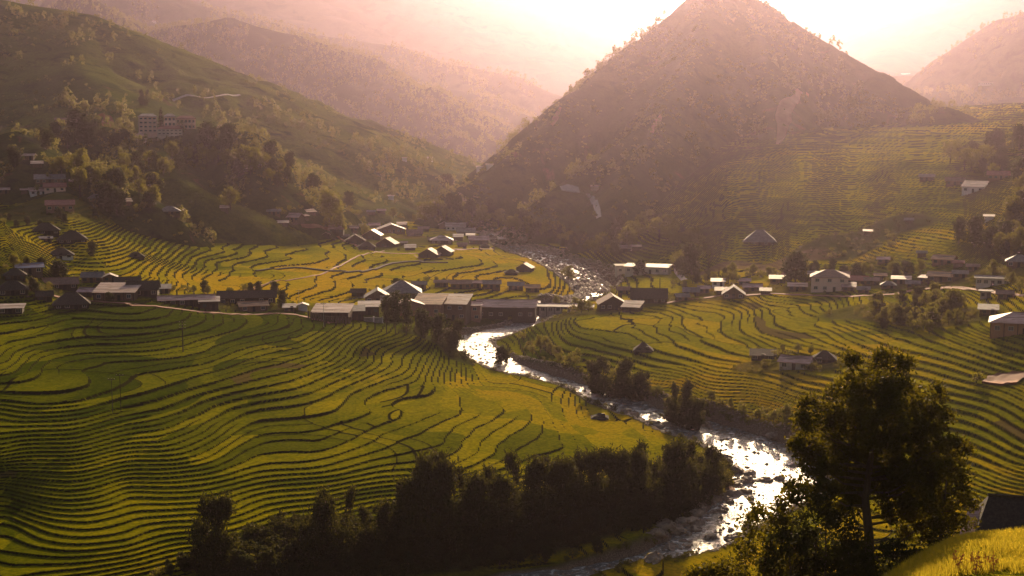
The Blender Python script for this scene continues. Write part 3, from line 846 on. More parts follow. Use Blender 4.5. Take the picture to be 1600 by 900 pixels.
# bamboo and trees one can point to
for px, py, h, k, w, lb in [
  (333,893,128,'bamboo',.8,'dark bamboo clump standing alone left of the bottom bamboo row'),
  (490,880,118,'bamboo',.8,'first clump of the bottom bamboo row, with one plume nodding left'),
  (528,872,112,'bamboo',.7,'clump with two upright plumes at the left end of the bottom row'),
  (585,868,86,'bamboo',.9,'low clump between the two-plume clump and the tall middle of the row'),
  (632,862,118,'bamboo',.9,'bamboo clump with ragged tops left of the tallest plume'),
  (668,858,134,'bamboo',.85,'bamboo clump leaning left of the tallest plume in the row'),
  (697,856,150,'bamboo',.85,'tallest plumed clump in the middle of the bottom bamboo row'),
  (738,850,120,'bamboo',.9,'bamboo clump with a rounded plume right of the tallest one'),
  (780,842,110,'bamboo',1.,'broad bamboo clump right of the row centre over the dark bank'),
  (825,832,126,'bamboo',.85,'bamboo clump rising in front of the lit lower paddies'),
  (868,822,112,'bamboo',.95,'bamboo clump left of the paired plumes near the bend'),
  (920,812,116,'bamboo',.8,'left one of two plumed clumps before the river bend'),
  (962,806,108,'bamboo',.85,'right one of two plumed clumps before the river bend'),
  (1003,800,106,'bamboo',.9,'bamboo clump against the last golden paddy before the bend'),
  (1043,790,120,'bamboo',.95,'tall dark clump at the right end of the bottom bamboo row'),
  (1082,776,84,'bamboo',.9,'lower clump right of the tall end clump of the row'),
  (1112,764,66,'bamboo',.9,'last small clump above the boulders of the river bend'),
  (935,618,60,'bamboo',.9,'narrow bamboo at the left of the clump group on the far bank'),
  (962,624,76,'bamboo',1.1,'broad tall bamboo in the middle of the far bank group'),
  (992,628,62,'bamboo',1.1,'right bamboo of the far bank group, top leaning right'),
  (1062,668,84,'bamboo',.75,'tall narrow bamboo alone on the inner river bank'),
  (1082,676,60,'bamboo',.9,'short bamboo at the foot of the tall narrow one'),
  (1050,664,48,'bamboo',.8,'low bamboo left of the tall narrow one by the river'),
  (604,522,62,'slim',1.1,'left one of three slim trees in front of the village'),
  (618,523,70,'slim',1.1,'middle and tallest of three slim trees in front of the village'),
  (635,524,66,'slim',1.1,'right one of three slim trees in front of the village'),
  (662,528,48,'dense',.9,'dark tree right of the three slim trees below brick walls'),
  (684,534,46,'dense',.9,'dark tree below the two-storey houses at the river bank'),
  (708,545,56,'bamboo',.8,'dark bamboo where the river turns below the village'),
  (784,574,36,'dense',.9,'small dark tree on the rocks in the river narrows'),
  (1243,443,52,'dense',1.2,'square dark tree standing alone above the right village'),
  (515,352,54,'broad',1.1,'big round tree above the upstream hamlet'),
  (545,322,26,'bamboo',1.1,'bamboo clump behind the big round tree'),
  (530,368,36,'broad',1.,'tree in front of the big round tree beside the hamlet'),
  (570,372,24,'broad',.9,'yellowish tree between the hamlet houses'),
  (636,362,14,'conifer',1.,'tiny dark conifer among the hamlet fields'),
  (700,296,30,'bamboo',1.1,'bamboo clump on the left shoulder of the cone mountain'),
  (665,345,30,'broad',1.4,'rounded grove tree at the foot of the cone mountain'),
  (685,340,28,'broad',1.2,'second rounded tree at the foot of the cone mountain'),
  (838,204,20,'bare',1.3,'spiky dark tree standing out on the left ridge of the mountain'),
  (252,205,38,'conifer',1.,'tall dark conifer in front of the pink school'),
  (422,248,30,'dense',1.1,'dark tree at the right end of the school knoll'),
  (452,266,30,'dense',.9,'dark tree by the end of the dirt road on the knoll'),
  (490,296,26,'dense',1.1,'dark tree low on the right flank of the knoll'),
  (325,232,42,'dense',1.2,'dark tree right of the school'),
  (356,232,40,'dense',1.3,'broad dark tree second to the right of the school'),
  (120,205,36,'dense',1.4,'dark tree on the hillside left of the school'),
  (148,216,30,'dense',1.2,'dark round tree beside the red earth cutting'),
  (225,165,28,'bamboo',.8,'feathery tall tree on the slope above the school'),
  (360,328,36,'broad',1.2,'pale green round tree right of the small terraced mound'),
  (168,330,48,'dense',1.2,'dark tree in front of the left hillside village'),
  (183,336,44,'dense',1.,'dark tree beside the small pink roof in the left village'),
  (125,308,46,'broad',.9,'tree between the red roofed houses on the left'),
  (240,318,30,'broad',1.1,'yellow green tree left of the terraced mound'),
  (145,400,24,'dense',1.1,'dark tree right of the thatched field houses'),
  (92,436,30,'dense',1.6,'dark tree beside the blue roof on the left'),
  (442,482,30,'dense',.9,'dark tree between the long dark roof and the white roof'),
  (618,452,18,'dense',1.3,'round dark tree behind the grey village roofs'),
  (1498,380,42,'dense',.8,'narrow dark tree at the left end of the right-hand grove'),
  (1522,386,50,'dense',1.,'tall dark tree in the right-hand grove'),
  (1548,392,40,'dense',1.2,'broad dark tree at the right of the right-hand grove'),
  (1556,238,38,'dense',1.2,'dark rounded tree on the skyline at the right edge'),
  (1592,236,42,'dense',1.,'dark tree on the skyline cut by the right edge'),
  (1520,246,26,'dense',1.1,'low dark tree at the left end of the right skyline trees'),
  (1107,425,52,'bare',1.,'bare pale branched tree at the foot of the mountain'),
  (1080,435,56,'dense',1.,'tall dark tree beside the concrete ramp on the mountain foot'),
  (888,440,26,'broad',1.,'tree at the river side behind the long low roof'),
  (1000,430,26,'dense',1.3,'dark tree in front of the cream school building'),
  (1215,560,20,'shrub',1.2,'bush left of the farmhouse in the right-hand field'),
  (1268,580,16,'shrub',1.2,'dark bush right of the farmhouse in the right-hand field'),
  (1525,598,20,'shrub',1.2,'pale bush beside the bare plot at the right'),
  ]:
    plant(px, py, h * (1.14 if k == 'bamboo' and py > 740 else 1), k, lb, None, w)

# ---------------------------------------------------------------- far woods: points that instance the small trees
def gn_scatter(name, pts, scales, proto_mesh, label, mats=None):
    me = bpy.data.meshes.new(name); me.vertices.add(len(pts)); me.vertices.foreach_set('co', np.asarray(pts, np.float32).ravel())
    a = me.attributes.new('s', 'FLOAT', 'POINT'); a.data.foreach_set('value', np.asarray(scales, np.float32))
    a = me.attributes.new('r', 'FLOAT', 'POINT'); a.data.foreach_set('value', rng.uniform(0, 6.28, len(pts)).astype(np.float32))
    o = link(name, me); tag(o, label, kind='stuff')
    # the first tree of the wood: a real tree at the first point, which the others repeat
    p0 = link(name + '_tree', proto_mesh); p0.location = pts[0]; p0.scale = (scales[0],) * 3
    tag(p0, label, kind='stuff')
    g = bpy.data.node_groups.new(name, 'GeometryNodeTree')
    g.interface.new_socket('Geometry', in_out='INPUT', socket_type='NodeSocketGeometry')
    g.interface.new_socket('Geometry', in_out='OUTPUT', socket_type='NodeSocketGeometry')
    n = g.nodes; l = g.links
    gi = n.new('NodeGroupInput'); go = n.new('NodeGroupOutput'); mp = n.new('GeometryNodeMeshToPoints')
    ip = n.new('GeometryNodeInstanceOnPoints'); ob = n.new('GeometryNodeObjectInfo'); ob.inputs['Object'].default_value = p0
    ob.inputs['As Instance'].default_value = True
    sa = n.new('GeometryNodeInputNamedAttribute'); sa.data_type = 'FLOAT'; sa.inputs['Name'].default_value = 's'
    ra = n.new('GeometryNodeInputNamedAttribute'); ra.data_type = 'FLOAT'; ra.inputs['Name'].default_value = 'r'
    cx = n.new('ShaderNodeCombineXYZ')
    l.new(gi.outputs[0], mp.inputs[0]); l.new(mp.outputs[0], ip.inputs['Points']); l.new(ob.outputs['Geometry'], ip.inputs['Instance'])
    l.new(ra.outputs[0], cx.inputs[2]); l.new(cx.outputs[0], ip.inputs['Rotation']); l.new(sa.outputs[0], ip.inputs['Scale'])
    l.new(ip.outputs[0], go.inputs[0])
    md = o.modifiers.new('scatter', 'NODES'); md.node_group = g
def woods(hname, n, kind, size, label, dens=(.45, .62), nl=60, seed=1, ufan=.42, zmin=-100, extra=None):
    hd = HILLS[hname]; b = hd['b']
    x = rng.uniform(b[0], b[1], n * 3); y = rng.uniform(b[2], b[3], n * 3)
    m = np.abs(x / np.maximum(y, 1)) < ufan; x, y = x[m], y[m]
    z = hd['fn'](x, y); m = z > T(x, y, skip=(hname,)) - .3; x, y, z = x[m], y[m], z[m]
    dn = sstep(dens[0], dens[1], vnoise(x / nl, y / nl, seed) * .6 + vnoise(x / (nl * .3), y / (nl * .3), seed + 1) * .4)
    if extra is not None: dn = np.clip(dn * extra(x, y, z), 0, 1)
    qd = y * CA - (z - CAM_H) * SA; qu = y * SA + (z - CAM_H) * CA      # keep the hamlet and the mountain path clear of trees
    qx = 800 + F * x / qd; qy = 450 - F * qu / qd
    for a0, b0, a1, b1 in ((420, 318, 800, 402), (870, 284, 1000, 398), (955, 396, 1075, 445), (0, 235, 130, 345), (200, 265, 350, 338), (208, 172, 318, 224), (1195, 140, 1275, 228), (760, 360, 960, 462)):
        dn = np.where((qx > a0) & (qx < a1) & (qy > b0) & (qy < b1), dn * .12, dn)
    m = rng.random(len(x)) < dn; x, y, z = x[m][:n], y[m][:n], z[m][:n]
    H, L = PROTO[kind]
    for k, (fo, wo) in enumerate(L):
        s = slice(k, None, len(L))
        if not len(x[s]): continue
        gn_scatter(hname + '_' + ('trees' if kind == 'far' else 'scrub'), np.stack([x[s], y[s], z[s] - .15], 1), rng.uniform(size[0], size[1], len(x[s])) / H, fo, label)
woods('cone_mountain', 4200, 'far', (3., 9.5), 'woodland on the cone mountain', (.47, .60), 80, 3)
woods('cone_mountain', 11000, 'farshrub', (1.0, 3.4), 'scrub covering the cone mountain', (.42, .56), 34, 5)
woods('knoll', 1500, 'far', (4, 8), 'trees over the school knoll', (.42, .58), 40, 7)
woods('knoll', 3000, 'farshrub', (1.2, 3), 'scrub over the school knoll', (.3, .6), 30, 9)
woods('green_hillside', 1500, 'far', (4, 10), 'trees in the folds of the green hillside', (.56, .64), 75, 11)
woods('green_hillside', 3000, 'farshrub', (1.2, 3.2), 'scrub on the green hillside', (.5, .66), 50, 13)
woods('wooded_hill', 9000, 'far', (6, 11), 'forest on the dark hill behind', (.25, .5), 80, 15)
woods('sunlit_ridge', 6000, 'far', (8, 15), 'trees along the sunlit ridges', (.40, .60), 120, 17)
woods('right_back_hills', 3200, 'far', (5, 12), 'trees on the hazy right-hand hills', (.42, .60), 80, 19)
woods('right_spur', 2200, 'far', (4, 8), 'trees over the right spur', (.38, .58), 40, 23)
# ---------------------------------------------------------------- houses
def opening(b, x0, x1, z0, z1, y): b.box(x0, x1, y - .05, y + .08, z0, z1)
def house(px, py, w, label, roof='gable', rmat='grey_tile', wmat='planks', hw=2.5, pitch=22, dep=.62, rz=0, storeys=1, over=.6, win=None, door=True, name='house', cat='house', posts=False, gp=None, h=None, openf=False, lift=0.0):
    """px, py: photo position of the middle of the front foot; w: photo width"""
    p = hit(px, py) if h is None else h
    if p is None: return
    if w >= 11: RECTS.append((px - w / 2, px + w / 2, py - .45 * w, py))
    W = w * p[1] / F; D = max(W * dep, 2.5)
    face = -math.atan2(p[0], p[1]) * 1.0 + R(rz)
    e = empty(name, (p[0], p[1], p[2] - .15 + lift), face, label, cat, gp)
    H = hw * storeys
    t = math.tan(R(pitch)); x0, x1 = -W / 2 + over * .6, W / 2 - over * .6; y0, y1 = 0, D
    b = B(); rb = B(); th = .14; xo0, xo1 = x0 - over, x1 + over; ya, yb = y0 - over, y1 + over
    zt = H
    if openf:      # raised floor on posts, open front
        b.box(x0, x1, y1 - .15, y1, -.8, zt); b.box(x0, x0 + .15, y0 + .6, y1 - .15, -.8, zt); b.box(x1 - .15, x1, y0 + .6, y1 - .15, -.8, zt)
        b.box(x0 + .15, x1 - .15, y0 + .3, y1 - .15, .25, .4)
        posts = True
    else:
        b.box(x0, x1, y0, y1, -1.5, zt)
    if roof == 'gable':
        ym = (y0 + y1) / 2; zr = zt + (ym - y0) * t; e0 = zt - over * t
        b.add([(x0, y0, zt), (x0, y1, zt), (x0, ym, zr - .05), (x1, y0, zt), (x1, y1, zt), (x1, ym, zr - .05)], [(0, 1, 2), (3, 5, 4)])
        rb.slab([(xo0, ya, e0 + .1), (xo1, ya, e0 + .1), (xo1, ym, zr + .1), (xo0, ym, zr + .1)], th)
        rb.slab([(xo0, ym + .01, zr + .1), (xo1, ym + .01, zr + .1), (xo1, yb, e0 + .1), (xo0, yb, e0 + .1)], th)
        ridge = [(xo0, ym, zr + .14), (xo1, ym, zr + .14)]
    elif roof == 'gable_end':
        zr = zt + (x1 - x0) / 2 * t; e0 = zt - over * t
        b.add([(x0, y0, zt), (x1, y0, zt), (0, y0, zr - .05), (x0, y1, zt), (x1, y1, zt), (0, y1, zr - .05)], [(0, 1, 2), (3, 5, 4)])
        rb.slab([(xo0, ya, e0 + .1), (0, ya, zr + .1), (0, yb, zr + .1), (xo0, yb, e0 + .1)], th)
        rb.slab([(0.01, ya, zr + .1), (xo1, ya, e0 + .1), (xo1, yb, e0 + .1), (0.01, yb, zr + .1)], th)
        ridge = [(0, ya, zr + .14), (0, yb, zr + .14)]
    elif roof == 'hip':
        k = min(W, D) / 2; ym = (y0 + y1) / 2; zr = zt + k * t; e0 = zt - over * t + .1; a = (xo0 + k + over * .3); c = (xo1 - k - over * .3)
        if a > c - .4: a = c = 0; a -= .3; c += .3
        for q in ([(xo0, ya, e0), (xo1, ya, e0), (c, ym, zr), (a, ym, zr)], [(xo1, yb, e0), (xo0, yb, e0), (a, ym, zr), (c, ym, zr)],
                  [(xo0, yb, e0), (xo0, ya, e0), (a, ym, zr)], [(xo1, ya, e0), (xo1, yb, e0), (c, ym, zr)]):
            if len(q) == 3: q = q + [tuple((Vector(q[2]) * .999 + Vector(q[0]) * .001))]
            rb.slab(q, th)
        ridge = [(a, ym, zr + .04), (c, ym, zr + .04)]
    else:          # shed or flat, falling to the front
        zb = zt + D * t
        b.add([(x0, y0, zt), (x0, y1, zt), (x0, y1, zb - .05), (x1, y0, zt), (x1, y1, zt), (x1, y1, zb - .05)], [(0, 1, 2), (3, 5, 4), (1, 4, 5, 2)])
        rb.slab([(xo0, ya, zt - over * t + .12), (xo1, ya, zt - over * t + .12), (xo1, yb, zb + over * t + .12), (xo0, yb, zb + over * t + .12)], th)
        ridge = None
    link('wall', b.mesh('wall', wmat), e)
    ro = link('roof', rb.mesh('roof', rmat), e)
    if ridge and w >= 26: link('ridge_cap', B().tube([Vector(ridge[0]), Vector(ridge[1])], .12, 5).mesh('ridge_cap', rmat), ro)
    if w >= 30 and 'metal' in rmat and roof in ('gable', 'shed'):      # raised seams between the roof sheets
        ns = max(3, int(W / 1.6)); sb = B()
        ze = (zt - over * t + .14); yt = (y0 + y1) / 2 if roof == 'gable' else yb; ztp = (zt + (yt - y0) * t + .14)
        for i in range(1, ns):
            xx = xo0 + (xo1 - xo0) * i / ns
            sb.slab([(xx - .04, ya, ze + .03), (xx + .04, ya, ze + .03), (xx + .04, yt, ztp + .03), (xx - .04, yt, ztp + .03)], .05)
        link('seam', sb.mesh('seam', rmat), ro)
    nw = win if win is not None else (0 if w < 20 else max(1, int(W / 3.4)))
    if not openf and w >= 20:
        dm = wm = None
        for s in range(storeys):
            n = nw + (1 if door and s == 0 else 0)
            for i in range(n):
                xc = x0 + (x1 - x0) * (i + .5) / n; zc = s * hw
                if door and s == 0 and i == n // 2:
                    if dm is None: dm = B().box(-.5, .5, -.05, .06, 0, 2.0).mesh('door', 'dark_opening')
                    d = link('door', dm, e); d.location = (xc, y0, zc); 
                    continue
                if wm is None:
                    ww = min(.62, (x1 - x0) / n * .3)
                    wm = (B().box(-ww, ww, -.05, .06, 0, 1.05).mesh('window', 'glass'),
                          B().box(-ww - .09, -ww, -.08, .05, -.09, 1.14).box(ww, ww + .09, -.08, .05, -.09, 1.14).box(-ww, ww, -.08, .05, 1.05, 1.14).box(-ww, ww, -.08, .05, -.09, 0).box(-.03, .03, -.075, .05, 0, 1.05).mesh('frame', 'frame_paint'))
                o = link('window', wm[0], e); o.location = (xc, y0, zc + hw * .36)
                if w > 34: link('frame', wm[1], o)
    if posts:
        n = max(2, int(W / 3)); pm = B().box(-.09, .09, -.09, .09, -1.2, zt - over * t * .6).mesh('post', 'dark_wood')
        for i in range(n + 1):
            o = link('post', pm, e); o.location = (x0 + (x1 - x0) * i / n, y0 - over * .5, 0)
    if 'brick' in wmat or w > 70:
        pass
    return e

T_ = 'thatch'; DW = 'dark_wood'
# --- left village row
house(178,470,66,'wide bright pinkish roofed house, brightest roof of the left village','shed','bright_metal','planks',2.9,9,.8,rz=-14,posts=True)
house(222,463,50,'dark thatched house behind the right end of the bright pinkish roof','gable','thatch',DW,2.4,32,.7,rz=-6)
house(292,478,88,'long low house with maroon roof and pale eave','gable','pink_metal','dark_wood',2.3,16,.35,rz=2)
house(327,484,32,'small shed with white blue roof in front of the maroon roofed house','shed','pale_metal','dark_wood',2.9,10,.7)
house(386,476,92,'long dark roofed house right of the maroon one','gable','thatch','dark_wood',2.6,24,.4)
house(397,487,46,'low house with orange pink roof in front of the long dark roof','gable','orange_metal','planks',2.2,18,.6,rz=8)
house(133,464,26,'small brownish pink roofed hut left of the bright roof','gable','pink_metal','dark_wood',2.0,24,.8,rz=-25)
house(16,491,40,'low white roofed shed at the left edge above the paddies','shed','pale_metal','dark_wood',2.0,7,.6,rz=-8)
house(112,483,56,'dark thatched house sunk below the small pink hut','hip','thatch',DW,1.9,38,.7)
house(47,428,42,'house with bluish metal roof at the far left','gable','blue_metal','planks',2.4,16,.7,rz=4)
house(24,438,34,'low grey thatched roof left of the bluish roof','hip','thatch',DW,2.0,32,.8)
house(143,442,34,'grey roofed house behind the left row, near its tallest tree','gable','grey_tile','planks',2.3,26,.7,rz=-12)
house(172,441,24,'little grey white hut behind the grey roofed house','gable_end','pale_metal','planks',2.0,22,.8)
house(200,450,40,'long dark roof between the grey house and the thatched one','gable','thatch','planks',2.2,28,.6)
house(95,452,54,'low dark house with reddish wall beside the bluish roof','gable','brown_tile',DW,2.0,26,.6)
house(20,462,48,'dark thatched house at the far left above the white shed','hip','thatch',DW,2.2,34,.7)
# --- centre row
house(516,501,60,'open sided house with a bright white roof over a plank fence','shed','bright_metal','planks',2.9,9,.75,rz=-10,openf=True)
house(452,487,20,'tiny shed with white roof left of the open sided house','shed','pale_metal','planks',1.6,10,.8)
house(473,486,18,'small white walled shed touching the open sided house','gable_end','pale_metal','white_render',2.2,18,.8)
house(556,500,28,'narrow dark house right of the open sided one','shed','grey_tile','dark_wood',3.2,12,.8)
house(577,492,34,'grey roofed house behind the concrete wall','shed','pale_metal','dark_wood',3.0,10,.8)
house(590,474,42,'dark gabled roof behind the concrete wall','gable_end','grey_tile','planks',2.4,30,.9)
house(628,468,62,'big dark purple hipped roof behind the slim trees','hip','grey_tile','planks',2.8,30,.9)
house(643,494,42,'house with cream gable roof right of the slim trees','gable_end','bright_metal','brick_wall',4.2,18,.9,rz=10)
house(667,495,48,'tall house with an orange roof','shed','orange_metal','brick_wall',4.8,13,.9,rz=-14,storeys=1,win=2)
house(702,500,56,'two storey riverside house with the cream and peach roof','shed','bright_metal','planks',3.0,11,.85,rz=-12,storeys=2,win=3)
house(733,501,38,'narrow two storey house with a peach roof','gable','pink_metal','brick_wall',2.9,14,.8,storeys=2,win=2,rz=-6)
house(790,500,96,'biggest riverside house with broad pale pink roof','gable','pink_metal','dark_wood',5.0,17,.55,rz=-4,win=5)
house(768,452,30,'dark ridge roof behind the broad pale pink roof','gable','grey_tile','planks',2.5,20,.7)
house(720,452,34,'low brown roof behind the two storey houses','gable','brown_tile','planks',2.5,18,.7)
house(829,496,30,'lean-to with pale lilac roof at the right end of the broad roof','shed','pale_metal','dark_wood',4.6,8,.9)
house(832,457,24,'little house with an orange tiled roof by the stony river','gable','orange_metal','planks',2.2,22,.8)
house(884,489,88,'long low roof with a white eave and an arcaded wall','gable','pale_metal','concrete',2.6,10,.3,rz=-3,posts=True)
house(958,485,46,'dark gabled house with a reddish right slope','gable_end','brown_tile','dark_wood',2.6,30,.9,rz=6)
house(985,487,30,'small hut with a bright lilac white roof','shed','bright_metal','dark_wood',1.9,14,.8,rz=-16)
house(1014,474,58,'big dark thatched roof right of the reddish gable','gable','thatch','dark_wood',2.2,36,.6)
# --- right village
house(1146,467,36,'dark gabled hut left of the right-hand village hedge','gable_end','grey_tile','planks',2.0,34,.9)
house(1080,463,26,'grey roofed hut in bushes right of the brown pole','gable','grey_tile','planks',2.0,24,.8)
house(1100,458,20,'pale pink roofed hut just left of the bare tree foot','gable','pink_metal','planks',2.0,22,.8)
house(1122,448,22,'small white walled house under the bare tree','shed','pale_metal','white_render',2.2,8,.8)
house(1176,455,30,'low pink roof between hedge and square tree','gable','pink_metal','planks',1.8,20,.7)
house(1215,443,26,'small white roof left of the square dark tree','shed','bright_metal','planks',2.0,8,.8)
house(1246,455,30,'bright white roofed shed under the square dark tree','shed','bright_metal','planks',2.0,7,.7)
house(1296,456,60,'two storey pink house with brown tiled roof','hip','brown_tile','pink_render',2.8,22,.8,storeys=2,win=3)
house(1337,446,34,'house with red roof right of the pink house','gable','red_tile','planks',2.2,20,.8,rz=-10)
house(1326,455,22,'small pink roofed lean-to in front of the red roof','shed','pink_metal','planks',1.8,14,.8)
house(1362,446,24,'little brown roofed house between red and shining roofs','gable','brown_tile','planks',2.0,22,.8)
house(1408,444,30,'shed whose roof shines brightest in the right village','shed','bright_metal','planks',2.0,5,.8)
house(1445,442,22,'narrow white roof left of the red orange roof','shed','bright_metal','planks',2.0,8,.7,rz=-20)
house(1470,441,44,'house with red orange roof in the right village','gable','orange_metal','planks',2.4,18,.7,rz=-8)
house(1472,414,34,'upper house with an orange tiled roof','gable','orange_metal','brick_wall',2.4,20,.8,rz=-14)
house(1551,447,54,'long pale walled house with grey roof, windows in a row','gable','grey_tile','cream_render',2.8,12,.4,win=4)
house(1592,418,40,'dark grey hipped roof at the right edge','hip','grey_tile','planks',2.4,28,.8)
house(1540,467,20,'small plain pale block below the long pale walled house','flat','concrete','concrete',2.6,1,.7)
house(1590,523,86,'timber house with orange brown walls and a wide roof','hip','pink_metal','orange_planks',3.4,20,.8,win=3,posts=True)
house(1544,492,30,'low roofed byre left of the orange brown timber house','shed','grey_tile','planks',1.8,10,.8)
house(1240,578,50,'field farmhouse with a pink and peach roof','gable','pink_metal','concrete',2.4,20,.7,rz=-14)
house(1192,563,40,'low dark barn with a pale ridge left of the field farmhouse','shed','thatch','dark_wood',1.6,12,.6)
house(1288,568,36,'dark hipped barn right of the field farmhouse','hip','thatch','dark_wood',1.6,34,.8)
house(1005,551,30,'dark thatched field hut alone in the right field','hip','thatch','dark_wood',1.0,38,.8)
house(937,657,26,'tiny field shelter by the paddies near the river','hip','thatch','dark_wood',.8,26,.8)
house(1187,383,52,'dark hipped hut on the lit step of the right slope','hip','grey_tile','planks',1.9,38,.8)
house(1520,301,36,'small house with a pinkish white roof high on the right slope','shed','bright_metal','white_render',3.0,16,.7,rz=-12,win=2)
house(1560,281,34,'red roofed house above the pinkish white roof','gable','red_tile','planks',2.6,22,.7)
house(1492,290,30,'dim purple roofed house left of the pinkish white roof','gable','brown_tile','planks',2.4,24,.7)
house(1448,283,24,'low dim roof at the left end of the upper right houses','gable','grey_tile','planks',2.4,24,.7)
house(1420,350,14,'tiny hut on the upper terraces of the right slope','gable','grey_tile','planks',2.0,24,.8)
house(1380,412,20,'small pink hut beside the garden plot','gable','pink_metal','planks',2.0,20,.8)
house(1356,367,14,'tiny white roofed hut above the garden plot','shed','bright_metal','planks',1.8,8,.8)
house(1545,345,16,'white hut in front of the right-hand grove','shed','bright_metal','white_render',2.,8,.8)
# --- school under the mountain
e = house(1010,428,72,'cream school with a long flat white roof under the mountain','shed','pale_metal','cream_render',3.2,5,.35,rz=-12,win=5,name='school_building',cat='school')
house(975,428,26,'cream end block with two dark windows beside the flat roofed school','flat','cream_render','cream_render',3.8,1,.8,rz=8,win=2,door=False)
house(975,395,26,'low white roofed house on the ramp above the school','shed','pale_metal','dark_wood',2.4,8,.7)
house(994,392,16,'little pink roofed hut beside the white roofed one above the school','gable','pink_metal','planks',2.4,16,.8)
house(930,299,14,'small pink house at the top of the concrete path on the mountain','gable','pink_metal','pink_render',3.0,20,.9)
# --- upstream hamlet
for px, py, w, lb, rf, rm, wm, hw_, pt, rot_ in [
 (453,346,30,'pink roofed house at the left end of the upstream hamlet','gable','pink_metal','planks',2.6,24,-25),
 (428,336,22,'grey hut behind the leftmost pink roof of the hamlet','gable','grey_tile','planks',2.2,20,0),
 (442,352,18,'low pale shed in front of the leftmost pink roof','shed','pale_metal','dark_wood',1.6,8,0),
 (487,336,16,'pale roofed hut under the big round tree, left side','shed','pink_metal','planks',2.0,14,20),
 (478,342,12,'tiny white roof below the big round tree','shed','bright_metal','planks',1.8,10,30),
 (520,364,34,'maroon pink roofed house below the big round tree','gable','pink_metal','dark_wood',2.4,22,-4),
 (550,361,20,'small pale roofed house right of the maroon roof','gable','bright_metal','planks',2.0,18,0),
 (509,371,14,'white gabled shed at the field edge','gable_end','bright_metal','dark_wood',1.8,26,0),
 (555,381,32,'dark gabled hut at the left front of the hamlet','gable_end','thatch','dark_wood',2.0,30,0),
 (580,374,30,'dark gabled house with a pale right slope','gable_end','pink_metal','dark_wood',2.6,30,-12),
 (573,390,28,'dark thatched hut in front of the pale sloped gable','hip','thatch','dark_wood',1.6,34,0),
 (602,386,32,'red brown roofed house in the hamlet front row','gable_end','brown_tile','dark_wood',2.0,30,-16),
 (612,364,44,'wide pale hipped roof in the middle of the hamlet','gable_end','pale_metal','planks',2.4,20,4),
 (631,383,12,'tiny pale hut right of the red brown roof','gable','bright_metal','planks',1.6,20,0),
 (641,391,18,'low pale roofed shed in the front row','shed','pale_metal','dark_wood',1.6,14,0),
 (648,369,26,'dark brown roof behind the front row','gable','brown_tile','dark_wood',1.8,28,0),
 (668,403,32,'left one of the two brown roofed field houses','gable_end','brown_tile','dark_wood',2.0,30,-14),
 (690,400,30,'right one of the two brown roofed field houses','gable_end','brown_tile','dark_wood',2.4,30,-14),
 (712,360,32,'pale lilac roofed house, upper right of the hamlet','gable','pale_metal','white_render',2.6,22,0),
 (694,357,18,'small gabled house touching the pale lilac roof','gable_end','pale_metal','planks',2.6,26,0),
 (690,382,36,'house with pale hip roof and dark open front','hip','pale_metal','dark_wood',2.6,24,0),
 (716,376,16,'small pale roof right of the hip roof','shed','pale_metal','planks',2.4,14,0),
 (728,368,30,'dark roofed house below the pale lilac roof','gable','grey_tile','dark_wood',2.4,24,0),
 (748,382,32,'peach roofed house near the stony river','gable','pink_metal','dark_wood',2.8,22,0),
 (722,386,16,'brown hut in front of the peach roof','gable','brown_tile','planks',1.6,22,0),
 (768,374,16,'dark hut right of the peach roof','gable_end','grey_tile','planks',2.0,24,0),
 (818,425,26,'dark hut with a white slope at the end of the upper field','gable_end','bright_metal','dark_wood',2.2,28,-14),
 (799,430,22,'low dark shed beside the hut at the end of the upper field','hip','thatch','dark_wood',1.4,28,0),
 (580,336,14,'hazy purple hut beyond the hamlet','gable','grey_tile','planks',2.4,22,0),
 (596,334,14,'second hazy hut beyond the hamlet, on its right','gable','pink_metal','planks',2.4,22,0),
 ]:
    house(px, py, w, lb, rf, rm, wm, hw_, pt,   .75, rz=rot_, gp='houses of the upstream hamlet')

